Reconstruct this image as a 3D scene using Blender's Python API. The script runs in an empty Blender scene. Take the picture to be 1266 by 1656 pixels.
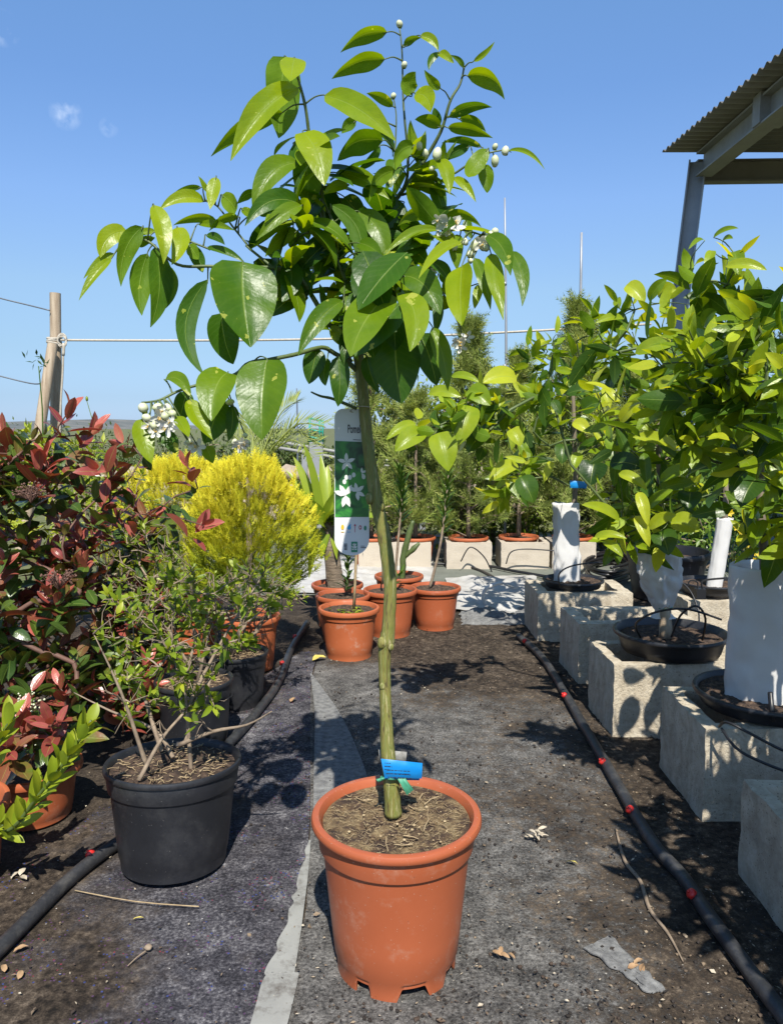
import bpy, bmesh, math, random
from mathutils import Vector, Matrix, noise
R = math.radians
random.seed(7)
SC = bpy.context.scene
COL = SC.collection
# ---------------------------------------------------------------- camera, sky, sun
PITCH = R(6.2); F = 1244.0; HC = 0.9
cam_d = bpy.data.cameras.new('camera'); cam = bpy.data.objects.new('camera', cam_d); COL.objects.link(cam)
cam_d.sensor_fit = 'VERTICAL'; cam_d.sensor_height = 24; cam_d.lens = 24*F/1656
cam_d.clip_start = 0.05; cam_d.clip_end = 9000
cam.location = (0, 0, HC); cam.rotation_euler = (R(90)-PITCH, 0, 0)
SC.camera = cam
SC.view_settings.view_transform = 'Standard'; SC.view_settings.look = 'None'
SC.view_settings.gamma = 1; SC.view_settings.use_curve_mapping = False
SC.view_settings.exposure = 0.75
EL = R(51); AZ = R(5)
S = Vector((math.sin(AZ)*math.cos(EL), -math.cos(AZ)*math.cos(EL), math.sin(EL)))
sun_d = bpy.data.lights.new('sun', 'SUN'); sun_d.energy = 5.0; sun_d.angle = R(0.53); sun_d.color = (1, .95, .86)
sun = bpy.data.objects.new('sun', sun_d); COL.objects.link(sun)
sun.rotation_euler = S.to_track_quat('Z', 'Y').to_euler()
W = bpy.data.worlds.new('World'); SC.world = W; W.use_nodes = True
wn, wl = W.node_tree.nodes, W.node_tree.links
wn.clear()
wo = wn.new('ShaderNodeOutputWorld'); wb = wn.new('ShaderNodeBackground')
sky = wn.new('ShaderNodeTexSky'); sky.sky_type = 'NISHITA'; sky.sun_disc = False
sky.sun_elevation = EL; sky.sun_rotation = R(180)-AZ
sky.altitude = 0; sky.air_density = 1.0; sky.dust_density = 0.15; sky.ozone_density = 1.9
wb.inputs['Strength'].default_value = 0.1137
# three tiny wisps of cloud in the sky itself
tc = wn.new('ShaderNodeTexCoord')
def wmath(op, a, b=None):
    n = wn.new('ShaderNodeMath'); n.operation = op
    for i, x in enumerate((a, b)):
        if x is None: continue
        if isinstance(x, (int, float)): n.inputs[i].default_value = x
        else: wl.new(x, n.inputs[i])
    return n.outputs[0]
def pixdir(px, py):
    u = (px-633)/F; v = (828-py)/F
    return Vector((u, math.cos(PITCH)+v*math.sin(PITCH), -math.sin(PITCH)+v*math.cos(PITCH)))
nz = wn.new('ShaderNodeTexNoise'); nz.inputs['Scale'].default_value = 55; nz.inputs['Detail'].default_value = 4
wl.new(tc.outputs['Generated'], nz.inputs['Vector'])
tot = None
for (px, py, rad, amp) in ((107, 183, .018, .28), (176, 206, .011, .16), (4, 45, .018, .26)):
    d = pixdir(px, py).normalized()
    vs = wn.new('ShaderNodeVectorMath'); vs.operation = 'DISTANCE'
    wl.new(tc.outputs['Generated'], vs.inputs[0]); vs.inputs[1].default_value = d
    m = wmath('SUBTRACT', 1.0, wmath('DIVIDE', vs.outputs['Value'], rad)); m = wmath('MAXIMUM', m, 0)
    k = wmath('MULTIPLY', wmath('MAXIMUM', wmath('SUBTRACT', nz.outputs['Fac'], .42), 0), 7*amp)
    m = wmath('MINIMUM', wmath('MULTIPLY', m, k), .7)
    tot = m if tot is None else wmath('ADD', tot, m)
mx = wn.new('ShaderNodeMixRGB'); mx.inputs[2].default_value = (6.5, 7, 7.5, 1)
hs = wn.new('ShaderNodeHueSaturation'); hs.inputs['Saturation'].default_value = 1.12; wl.new(sky.outputs[0], hs.inputs['Color'])
sz = wn.new('ShaderNodeSeparateXYZ'); wl.new(tc.outputs['Generated'], sz.inputs[0])
rz_ = wn.new('ShaderNodeValToRGB'); e_ = rz_.color_ramp.elements
e_[0].position = 0.0057; e_[0].color = (.269, .391, .772, 1); e_[1].position = .9; e_[1].color = (1, 1, 1, 1)
for p_, c_ in ((.038, (.31, .397, .642, 1)), (.095, (.468, .512, .611, 1)), (.17, (.705, .693, .713, 1)), (.266, (.854, .839, .914, 1)), (.38, (.87, .907, 1.0, 1)), (.456, (.97, 1.017, 1.075, 1))):
    k_ = e_.new(p_); k_.color = c_
wl.new(sz.outputs[2], rz_.inputs[0])
mm_ = wn.new('ShaderNodeMixRGB'); mm_.blend_type = 'MULTIPLY'; mm_.inputs[0].default_value = 1
wl.new(hs.outputs[0], mm_.inputs[1]); wl.new(rz_.outputs[0], mm_.inputs[2])
wl.new(tot, mx.inputs[0]); wl.new(mm_.outputs[0], mx.inputs[1])
wl.new(mx.outputs[0], wb.inputs['Color']); wl.new(wb.outputs[0], wo.inputs['Surface'])
# ---------------------------------------------------------------- pixel <-> world
def P(px, py, Y):
    d = pixdir(px, py); k = Y/d.y
    return Vector((d.x*k, Y, HC+d.z*k))
def G(px, py, z=0.0):
    d = pixdir(px, py); k = (z-HC)/d.z
    return Vector((d.x*k, d.y*k, z))
CR = {'A': (100, 20, .31596), 'B': (480, 20, .33175), 'C': (100, 380, .31596), 'D': (480, 380, .33175),
      'E': (820, 60, .35229), 'F': (820, 440, .35229), 'L': (0, 440, .24155), 'Q': (0, 800, .31596), 'Z': (0, 0, 1.0)}
def px(c, x, y):
    o = CR[c]; return o[0]+x*o[2], o[1]+y*o[2]
def rnd(a, b): return random.uniform(a, b)
def rvec(s=1.0): return Vector((random.gauss(0, 1), random.gauss(0, 1), random.gauss(0, 1)))*s
# ---------------------------------------------------------------- object helpers
ORG = {}
def tag(o, label=None, cat=None, group=None, kind=None):
    if label: o['label'] = label
    if cat: o['category'] = cat
    if group: o['group'] = group
    if kind: o['kind'] = kind
    return o
def empty(name, loc, label, cat, group=None):
    o = bpy.data.objects.new(name, None); COL.objects.link(o); o.location = loc; o.empty_display_size = .05
    ORG[o.name] = Vector(loc)
    return tag(o, label, cat, group)
class MB:
    def __init__(self): self.v = []; self.f = []; self.lf = []
    def add(self, vs, fs, lf=None):
        n = len(self.v); self.v += [tuple(x) for x in vs]; self.f += [tuple(i+n for i in q) for q in fs]
        self.lf += (lf if lf else [(0., 0., .5)]*len(vs))
    def build(self, name, mat, parent=None, smooth=True, loc=None):
        org = ORG[parent.name] if parent else (Vector(loc) if loc else Vector((0, 0, 0)))
        me = bpy.data.meshes.new(name)
        me.from_pydata([(a-org.x, b-org.y, c-org.z) for a, b, c in self.v], [], self.f)
        at = me.attributes.new('lf', 'FLOAT_VECTOR', 'POINT')
        at.data.foreach_set('vector', [c for t in self.lf for c in t])
        me.materials.append(mat)
        if smooth: me.polygons.foreach_set('use_smooth', [True]*len(me.polygons))
        me.update()
        o = bpy.data.objects.new(name, me); COL.objects.link(o)
        if parent: o.parent = parent; ORG[o.name] = org
        else: o.location = org; ORG[o.name] = org
        return o
def fix_normals(o, angle=None):
    bm = bmesh.new(); bm.from_mesh(o.data); bmesh.ops.recalc_face_normals(bm, faces=bm.faces)
    if angle:
        for e in bm.edges:
            if len(e.link_faces) == 2 and e.calc_face_angle(0) > R(angle): e.smooth = False
    bm.to_mesh(o.data); bm.free(); return o
def box(mb, c, s, rot=None, tint=.5):
    x, y, z = s[0]/2, s[1]/2, s[2]/2
    vs = [Vector(q) for q in ((-x,-y,-z),(x,-y,-z),(x,y,-z),(-x,y,-z),(-x,-y,z),(x,-y,z),(x,y,z),(-x,y,z))]
    if rot is not None: vs = [rot @ q for q in vs]
    mb.add([q+Vector(c) for q in vs], [(0,3,2,1),(4,5,6,7),(0,1,5,4),(1,2,6,5),(2,3,7,6),(3,0,4,7)], [(0, 0, tint)]*8)
def tube(mb, pts, rad, sides=8, tint=.5, cap=True, jit=0):
    pts = [Vector(p) for p in pts]; n = len(pts)
    if not hasattr(rad, '__len__'): rad = [rad]*n
    if n < 2: return
    up = None; vs = []; fs = []; lf = []; acc = 0
    for i, p in enumerate(pts):
        t = (pts[min(i+1, n-1)]-pts[max(i-1, 0)])
        if t.length < 1e-9: t = Vector((0, 0, 1))
        t.normalize()
        if up is None:
            up = Vector((1, 0, 0)) if abs(t.x) < .9 else Vector((0, 1, 0))
        up = (up-t*up.dot(t));
        if up.length < 1e-6: up = t.orthogonal()
        up.normalize(); s = t.cross(up)
        if i: acc += (p-pts[i-1]).length
        for k in range(sides):
            a = 2*math.pi*k/sides; r = rad[i]*(1+(random.uniform(-jit, jit) if jit else 0))
            vs.append(p+(up*math.cos(a)+s*math.sin(a))*r); lf.append((k/sides, acc, tint))
    for i in range(n-1):
        for k in range(sides):
            a = i*sides+k; b = i*sides+(k+1) % sides
            fs.append((a, b, b+sides, a+sides))
    if cap and sides > 2:
        fs.append(tuple(reversed(range(sides)))); fs.append(tuple((n-1)*sides+k for k in range(sides)))
    mb.add(vs, fs, lf)
def smooth_path(pts, k=4):
    pts = [Vector(p) for p in pts]; out = []
    for i in range(len(pts)-1):
        p0 = pts[max(i-1, 0)]; p1 = pts[i]; p2 = pts[i+1]; p3 = pts[min(i+2, len(pts)-1)]
        for j in range(k):
            t = j/k
            out.append(.5*((2*p1)+(-p0+p2)*t+(2*p0-5*p1+4*p2-p3)*t*t+(-p0+3*p1-3*p2+p3)*t**3))
    out.append(pts[-1]); return out
def lerp_list(r, n):
    if not hasattr(r, '__len__'): return [r]*n
    o = []
    for i in range(n):
        t = i/(n-1)*(len(r)-1); a = int(min(t, len(r)-2)); o.append(r[a]+(r[a+1]-r[a])*(t-a))
    return o
def stube(mb, pts, rad, sides=8, k=4, **kw):
    sp = smooth_path(pts, k); tube(mb, sp, lerp_list(rad, len(sp)), sides, **kw); return sp
def lathe(mb, cx, cy, z0, prof, seg=48, zf=None, sx=1, sy=1):
    vs = []; fs = []; m = len(prof); lf = []
    for i in range(seg):
        a = 2*math.pi*i/seg
        for j, (r, z) in enumerate(prof):
            zz = z if zf is None else zf(a, j, z)
            vs.append((cx+r*math.cos(a)*sx, cy+r*math.sin(a)*sy, z0+zz)); lf.append((i/seg, j/m, .5))
    for i in range(seg):
        k = (i+1) % seg
        for j in range(m-1):
            fs.append((i*m+j, k*m+j, k*m+j+1, i*m+j+1))
    mb.add(vs, fs, lf)
def ico(mb, c, r, sub=1, squash=(1, 1, 1), tint=.5, rot=None, nz_=0):
    bm = bmesh.new(); bmesh.ops.create_icosphere(bm, subdivisions=sub, radius=1)
    vs = []
    for v in bm.verts:
        q = v.co.copy()
        if nz_: q *= 1+nz_*noise.noise(q*1.7+Vector(c)*31)
        q = Vector((q.x*r*squash[0], q.y*r*squash[1], q.z*r*squash[2]))
        if rot is not None: q = rot @ q
        vs.append(q+Vector(c))
    fs = [tuple(v.index for v in f.verts) for f in bm.faces]; bm.free()
    mb.add(vs, fs, [(0, 0, tint)]*len(vs))
# ---------------------------------------------------------------- materials
def newmat(name):
    m = bpy.data.materials.new(name); m.use_nodes = True
    nt = m.node_tree; nt.nodes.clear()
    out = nt.nodes.new('ShaderNodeOutputMaterial')
    return m, nt.nodes, nt.links, out
KA = .74   # overall albedo level
def ramp(N, stops, interp='LINEAR'):
    stops = [(p, tuple(x*KA for x in c)) if max(c) < 1 else (p, c) for p, c in stops]
    r = N.new('ShaderNodeValToRGB'); r.color_ramp.interpolation = interp
    e = r.color_ramp.elements
    while len(e) > 1: e.remove(e[-1])
    e[0].position = stops[0][0]; e[0].color = (*stops[0][1], 1)
    for p, c in stops[1:]:
        k = e.new(p); k.color = (*c, 1)
    return r
def mat(name, stops, scale=8, detail=6, rough=.7, bump=.3, bscale=None, bdist=.01, spec=.5, stretch=(1, 1, 1), rough2=None,
        spots=None, coat=0, trans=0, metal=0, dist=0, dust=None):
    """procedural surface: noise -> colour ramp, second noise -> bump, optional voronoi spots (scale, size, colour, share)"""
    m, N, Lk, out = newmat(name)
    b = N.new('ShaderNodeBsdfPrincipled'); t = N.new('ShaderNodeTexCoord'); mp = N.new('ShaderNodeMapping')
    mp.inputs['Scale'].default_value = stretch
    Lk.new(t.outputs['Object'], mp.inputs['Vector'])
    n = N.new('ShaderNodeTexNoise'); n.inputs['Scale'].default_value = scale; n.inputs['Detail'].default_value = detail
    n.inputs['Roughness'].default_value = .65; n.inputs['Distortion'].default_value = dist
    Lk.new(mp.outputs[0], n.inputs['Vector'])
    r = ramp(N, stops); Lk.new(n.outputs['Fac'], r.inputs[0]); colr = r.outputs[0]
    if dust:
        n3 = N.new('ShaderNodeTexNoise'); n3.inputs['Scale'].default_value = dust[0]; n3.inputs['Detail'].default_value = 8
        n3.inputs['Roughness'].default_value = .75
        Lk.new(t.outputs['Object'], n3.inputs['Vector'])
        rr = ramp(N, [(dust[1], (0, 0, 0)), (dust[2], (1, 1, 1))]); Lk.new(n3.outputs['Fac'], rr.inputs[0])
        mm = N.new('ShaderNodeMath'); mm.operation = 'MULTIPLY'; mm.inputs[1].default_value = dust[4]
        Lk.new(rr.outputs[0], mm.inputs[0])
        x = N.new('ShaderNodeMixRGB'); x.inputs[2].default_value = (*[k*KA for k in dust[3]], 1)
        Lk.new(mm.outputs[0], x.inputs[0]); Lk.new(colr, x.inputs[1]); colr = x.outputs[0]
    for (sc, size, c, share) in (spots or []):
        v = N.new('ShaderNodeTexVoronoi'); v.inputs['Scale'].default_value = sc
        Lk.new(t.outputs['Object'], v.inputs['Vector'])
        a = N.new('ShaderNodeMath'); a.operation = 'LESS_THAN'; a.inputs[1].default_value = size
        Lk.new(v.outputs['Distance'], a.inputs[0])
        w = N.new('ShaderNodeSeparateColor'); Lk.new(v.outputs['Color'], w.inputs[0])
        q = N.new('ShaderNodeMath'); q.operation = 'LESS_THAN'; q.inputs[1].default_value = share
        Lk.new(w.outputs[0], q.inputs[0])
        u = N.new('ShaderNodeMath'); u.operation = 'MULTIPLY'; Lk.new(a.outputs[0], u.inputs[0]); Lk.new(q.outputs[0], u.inputs[1])
        x = N.new('ShaderNodeMixRGB'); x.inputs[2].default_value = (*[k*KA for k in c], 1)
        Lk.new(u.outputs[0], x.inputs[0]); Lk.new(colr, x.inputs[1]); colr = x.outputs[0]
    Lk.new(colr, b.inputs['Base Color'])
    b.inputs['Roughness'].default_value = rough
    if rough2 is not None:
        mr = N.new('ShaderNodeMapRange'); mr.inputs['To Min'].default_value = rough; mr.inputs['To Max'].default_value = rough2
        Lk.new(n.outputs['Fac'], mr.inputs['Value']); Lk.new(mr.outputs[0], b.inputs['Roughness'])
    b.inputs['Specular IOR Level'].default_value = spec; b.inputs['Coat Weight'].default_value = coat
    b.inputs['Metallic'].default_value = metal
    if bump:
        n2 = N.new('ShaderNodeTexNoise'); n2.inputs['Scale'].default_value = bscale or scale*4; n2.inputs['Detail'].default_value = 8
        n2.inputs['Roughness'].default_value = .7
        Lk.new(mp.outputs[0], n2.inputs['Vector'])
        bp = N.new('ShaderNodeBump'); bp.inputs['Strength'].default_value = bump; bp.inputs['Distance'].default_value = bdist
        Lk.new(n2.outputs['Fac'], bp.inputs['Height']); Lk.new(bp.outputs[0], b.inputs['Normal'])
    if trans:
        tr = N.new('ShaderNodeBsdfTranslucent'); Lk.new(colr, tr.inputs['Color'])
        ms = N.new('ShaderNodeMixShader'); ms.inputs[0].default_value = trans
        Lk.new(b.outputs[0], ms.inputs[1]); Lk.new(tr.outputs[0], ms.inputs[2]); Lk.new(ms.outputs[0], out.inputs[0])
    else: Lk.new(b.outputs[0], out.inputs[0])
    return m
def leafmat(name, stops, rough=.35, trans=.3, tcol=(1.3, 1.25, .5), veins=True, back=(.9, 1.0, .75), spec=.5, blotch=None):
    """leaf: colour from the per-leaf tint stored in the mesh, pale midrib and side veins, translucent blade"""
    m, N, Lk, out = newmat(name)
    at = N.new('ShaderNodeAttribute'); at.attribute_name = 'lf'
    sp = N.new('ShaderNodeSeparateXYZ'); Lk.new(at.outputs['Vector'], sp.inputs[0])
    tc = N.new('ShaderNodeTexCoord'); nn = N.new('ShaderNodeTexNoise'); nn.inputs['Scale'].default_value = 28; nn.inputs['Detail'].default_value = 4
    Lk.new(tc.outputs['Object'], nn.inputs['Vector'])
    def M(op, a, b=None, c=None):
        n = N.new('ShaderNodeMath'); n.operation = op
        for i, x in enumerate((a, b, c)):
            if x is None: continue
            if isinstance(x, (int, float)): n.inputs[i].default_value = x
            else: Lk.new(x, n.inputs[i])
        return n.outputs[0]
    ti = M('ADD', sp.outputs[2], M('MULTIPLY', M('SUBTRACT', nn.outputs['Fac'], .5), .28))
    r = ramp(N, stops); Lk.new(ti, r.inputs[0]); colr = r.outputs[0]
    au = M('ABSOLUTE', sp.outputs[0])
    b = N.new('ShaderNodeBsdfPrincipled')
    if blotch:
        n3 = N.new('ShaderNodeTexNoise'); n3.inputs['Scale'].default_value = 40; n3.inputs['Detail'].default_value = 3
        Lk.new(tc.outputs['Object'], n3.inputs['Vector'])
        bm_ = M('MULTIPLY', M('GREATER_THAN', n3.outputs['Fac'], blotch[0]), .7)
        x = N.new('ShaderNodeMixRGB'); x.inputs[2].default_value = (*blotch[1], 1)
        Lk.new(bm_, x.inputs[0]); Lk.new(colr, x.inputs[1]); colr = x.outputs[0]
    if veins:
        mid = M('MULTIPLY', M('SUBTRACT', 1, M('MINIMUM', M('DIVIDE', au, .055), 1)), .55)
        ph = M('MULTIPLY', M('SUBTRACT', sp.outputs[1], M('MULTIPLY', au, .22)), 62)
        sv = M('POWER', M('MULTIPLY', M('ADD', M('SINE', ph), 1), .5), 6)
        x = N.new('ShaderNodeMixRGB'); x.inputs[2].default_value = (.32, .42, .09, 1)
        Lk.new(M('ADD', mid, M('MULTIPLY', sv, .035)), x.inputs[0]); Lk.new(colr, x.inputs[1]); colr = x.outputs[0]
        hh = M('ADD', M('MULTIPLY', sv, -.07), M('MULTIPLY', nn.outputs['Fac'], 2.8))
        hh = M('SUBTRACT', hh, M('MULTIPLY', mid, .7))
        bp = N.new('ShaderNodeBump'); bp.inputs['Strength'].default_value = .45; bp.inputs['Distance'].default_value = .002
        Lk.new(hh, bp.inputs['Height']); Lk.new(bp.outputs[0], b.inputs['Normal'])
    geo = N.new('ShaderNodeNewGeometry')
    bc = N.new('ShaderNodeMixRGB'); bc.blend_type = 'MULTIPLY'; bc.inputs[2].default_value = (*back, 1)
    Lk.new(geo.outputs['Backfacing'], bc.inputs[0]); Lk.new(colr, bc.inputs[1])
    Lk.new(bc.outputs[0], b.inputs['Base Color'])
    Lk.new(M('ADD', rough, M('MULTIPLY', geo.outputs['Backfacing'], .25)), b.inputs['Roughness'])
    b.inputs['Specular IOR Level'].default_value = spec
    tr = N.new('ShaderNodeBsdfTranslucent')
    tm = N.new('ShaderNodeMixRGB'); tm.blend_type = 'MULTIPLY'; tm.inputs[0].default_value = 1; tm.inputs[2].default_value = (*tcol, 1)
    Lk.new(colr, tm.inputs[1]); Lk.new(tm.outputs[0], tr.inputs['Color'])
    ms = N.new('ShaderNodeMixShader'); ms.inputs[0].default_value = trans
    Lk.new(b.outputs[0], ms.inputs[1]); Lk.new(tr.outputs[0], ms.inputs[2]); Lk.new(ms.outputs[0], out.inputs[0])
    return m
M_ = {}
M_['terra'] = mat('terracotta_plastic', [(.3, (.40, .100, .038)), (.7, (.48, .126, .050))], scale=4, rough=.36, rough2=.48, bump=.05, bscale=60, bdist=.002,
                  dust=(18, .55, .74, (.56, .36, .26), .45), spots=[(230, .13, (.58, .44, .35), .22), (120, .09, (.16, .09, .06), .16), (60, .05, (.62, .50, .42), .12)])
M_['terra_old'] = mat('weathered_terracotta_plastic', [(.3, (.46, .115, .038)), (.7, (.56, .155, .058))], scale=5, rough=.5, bump=.1, bscale=50, bdist=.002,
                  dust=(14, .56, .72, (.62, .48, .38), .55))
M_['blackpot'] = mat('black_plastic', [(.3, (.012, .013, .016)), (.7, (.022, .023, .028))], scale=6, rough=.38, rough2=.5, bump=.05, bscale=40, bdist=.002,
                  dust=(10, .5, .8, (.10, .10, .10), .4), spots=[(220, .10, (.3, .29, .27), .14)])
M_['soil'] = mat('potting_soil', [(.3, (.028, .016, .010)), (.5, (.075, .045, .028)), (.62, (.16, .10, .062)), (.75, (.30, .22, .14))], scale=70, detail=8, rough=.95, bump=1, bscale=90, bdist=.01)
M_['mulch'] = mat('dry_moss_soil', [(.30, (.02, .010, .006)), (.44, (.09, .05, .028)), (.54, (.24, .16, .075)), (.72, (.50, .38, .20))], scale=42, detail=9, rough=.95, bump=1, bscale=110, bdist=.012)
M_['straw'] = mat('dry_straw', [(.3, (.28, .19, .10)), (.7, (.55, .43, .25))], scale=40, rough=.8, bump=0)
M_['bark'] = mat('striped_green_bark', [(.36, (.09, .07, .025)), (.45, (.27, .24, .055)), (.53, (.17, .20, .035)), (.65, (.44, .38, .18))], scale=26, detail=6, rough=.62, bump=.7, bscale=60, bdist=.003, stretch=(9, 9, .6), dist=.5)
M_['twig'] = mat('green_twig', [(.3, (.06, .09, .025)), (.7, (.12, .17, .045))], scale=30, rough=.55, bump=.2, bdist=.002)
M_['wood'] = mat('weathered_pole_wood', [(.3, (.28, .20, .13)), (.5, (.46, .36, .25)), (.7, (.58, .48, .35))], scale=14, rough=.8, bump=.5, stretch=(3, 3, .25), bdist=.004, dist=.4)
M_['twigbrown'] = mat('brown_twig', [(.3, (.16, .115, .08)), (.6, (.34, .26, .18)), (.75, (.46, .37, .27))], scale=40, rough=.85, bump=.4, bdist=.002)
M_['twigred'] = mat('reddish_twig', [(.3, (.10, .05, .035)), (.7, (.20, .10, .07))], scale=40, rough=.7, bump=.2, bdist=.002)
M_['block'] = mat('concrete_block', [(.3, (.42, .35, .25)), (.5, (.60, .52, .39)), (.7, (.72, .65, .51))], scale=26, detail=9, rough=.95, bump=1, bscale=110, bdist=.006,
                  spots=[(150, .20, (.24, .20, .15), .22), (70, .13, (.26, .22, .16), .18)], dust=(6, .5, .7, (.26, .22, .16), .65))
M_['blocklight'] = mat('pale_concrete_block', [(.3, (.50, .43, .34)), (.7, (.64, .57, .46))], scale=8, detail=8, rough=.95, bump=.7, bscale=100, bdist=.004, dust=(4, .5, .75, (.42, .35, .26), .5))
M_['film'] = mat('dull_white_film', [(.3, (.50, .49, .46)), (.7, (.72, .70, .66))], scale=5, rough=.5, bump=.2, bscale=12, bdist=.008, trans=.1, dust=(9, .48, .7, (.35, .31, .25), .6))
M_['white'] = mat('white_plastic_film', [(.3, (.74, .73, .71)), (.7, (.84, .83, .80))], scale=3, rough=.45, bump=.12, bscale=9, bdist=.008, trans=.12, dust=(7, .5, .8, (.55, .52, .46), .3))
M_['whitecard'] = mat('white_label_card', [(.3, (.78, .79, .78)), (.7, (.80, .80, .79))], scale=3, rough=.35, bump=0)
M_['pipe'] = mat('black_irrigation_pipe', [(.3, (.02, .021, .024)), (.7, (.045, .046, .05))], scale=20, rough=.5, bump=.2, bscale=60, bdist=.002, dust=(22, .48, .75, (.20, .19, .17), .45))
M_['hose'] = mat('thin_black_hose', [(.3, (.012, .012, .014)), (.7, (.02, .02, .022))], scale=20, rough=.4, bump=0)
M_['red'] = mat('red_plastic_cap', [(.3, (.62, .02, .02)), (.7, (.72, .04, .03))], scale=30, rough=.35, bump=0)
M_['blue'] = mat('blue_tag_plastic', [(.3, (.0, .22, .62)), (.7, (.01, .27, .70))], scale=12, rough=.4, bump=.2, bscale=16, bdist=.004)
M_['greentape'] = mat('green_tie_tape', [(.3, (.05, .28, .16)), (.7, (.08, .34, .20))], scale=30, rough=.5, bump=.1, bdist=.002)
M_['ink'] = mat('dark_ink', [(.3, (.02, .02, .03)), (.7, (.03, .03, .04))], scale=9, rough=.5, bump=0)
M_['rope'] = mat('pale_rope', [(.3, (.42, .38, .31)), (.7, (.60, .55, .46))], scale=60, rough=.8, bump=.5, bscale=90, bdist=.002)
M_['steel'] = mat('galvanised_steel', [(.3, (.32, .34, .37)), (.7, (.44, .46, .49))], scale=5, rough=.5, bump=.05, metal=.35, dust=(3, .5, .8, (.22, .20, .17), .4))
M_['sheet'] = mat('corrugated_sheet_metal', [(.3, (.20, .19, .165)), (.7, (.28, .265, .23))], scale=3, rough=.55, bump=.1, metal=.25, dust=(4, .5, .8, (.13, .09, .06), .5))
M_['beam'] = mat('pale_steel_beam', [(.3, (.30, .30, .29)), (.7, (.38, .38, .36))], scale=6, rough=.6, bump=.1, dust=(5, .5, .8, (.2, .15, .1), .5))
M_['wire'] = mat('grey_wire', [(.3, (.12, .14, .17)), (.7, (.16, .18, .21))], scale=6, rough=.5, bump=0)
M_['tealpaint'] = mat('teal_paint', [(.3, (.02, .30, .22)), (.7, (.03, .38, .28))], scale=6, rough=.5, bump=.05)
M_['petal'] = mat('creamy_petals', [(.3, (.80, .78, .62)), (.7, (.90, .90, .84))], scale=60, rough=.5, bump=.1, trans=.2)
M_['bud'] = mat('pale_green_buds', [(.3, (.62, .68, .34)), (.7, (.82, .82, .62))], scale=50, rough=.45, bump=.1, trans=.1)
M_['anther'] = mat('yellow_anthers', [(.3, (.75, .45, .05)), (.7, (.85, .60, .12))], scale=50, rough=.6, bump=0)
M_['brownstem'] = mat('yucca_bark', [(.3, (.10, .08, .055)), (.5, (.22, .17, .12)), (.7, (.36, .29, .21))], scale=14, rough=.9, bump=1, bscale=30, bdist=.01, stretch=(1, 1, 3))
M_['cirtrunk'] = mat('grey_green_trunk', [(.3, (.12, .10, .07)), (.7, (.30, .24, .17))], scale=22, rough=.8, bump=.5, bdist=.003, stretch=(2, 2, .5))
# leaves:  tint 0 mature dark ... 1 young yellow-green
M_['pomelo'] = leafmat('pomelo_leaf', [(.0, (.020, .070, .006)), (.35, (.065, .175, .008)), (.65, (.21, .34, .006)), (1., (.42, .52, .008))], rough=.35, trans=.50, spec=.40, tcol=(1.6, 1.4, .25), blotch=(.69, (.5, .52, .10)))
M_['citrus'] = leafmat('citrus_leaf', [(.0, (.018, .060, .008)), (.35, (.075, .17, .010)), (.65, (.28, .42, .012)), (1., (.62, .68, .04))], rough=.34, trans=.50, spec=.5, tcol=(1.7, 1.4, .4))
M_['photinia'] = leafmat('photinia_leaf', [(.0, (.045, .10, .018)), (.38, (.13, .19, .025)), (.48, (.26, .11, .05)), (.65, (.27, .050, .042)), (1., (.56, .15, .12))], rough=.30, trans=.25, tcol=(1.5, .9, .6))
M_['spirea'] = leafmat('fresh_shrub_leaf', [(.0, (.09, .16, .010)), (.5, (.26, .36, .018)), (1., (.48, .52, .04))], rough=.45, trans=.35, tcol=(1.5, 1.3, .4), veins=False)
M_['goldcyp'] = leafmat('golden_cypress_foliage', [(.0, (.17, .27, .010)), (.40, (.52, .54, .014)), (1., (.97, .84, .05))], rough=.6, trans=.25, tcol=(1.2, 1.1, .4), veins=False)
M_['juniper'] = leafmat('juniper_foliage', [(.0, (.10, .14, .03)), (.5, (.28, .34, .07)), (1., (.54, .56, .16))], rough=.65, trans=.25, tcol=(1.2, 1.2, .6), veins=False)
M_['yucca'] = leafmat('yucca_blade', [(.0, (.05, .13, .012)), (.5, (.22, .34, .02)), (1., (.42, .50, .05))], rough=.4, trans=.3, veins=False)
M_['oleander'] = leafmat('narrow_leaf', [(.0, (.025, .06, .015)), (.5, (.08, .17, .02)), (1., (.20, .30, .04))], rough=.4, trans=.3, veins=False)
M_['bush'] = leafmat('distant_bush_leaf', [(.0, (.04, .07, .015)), (.5, (.10, .15, .03)), (1., (.26, .30, .06))], rough=.6, trans=.25, veins=False)
M_['yellowflower'] = mat('yellow_petals', [(.3, (.8, .55, .01)), (.7, (.85, .65, .02))], scale=40, rough=.5, bump=0, trans=.25)
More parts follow.
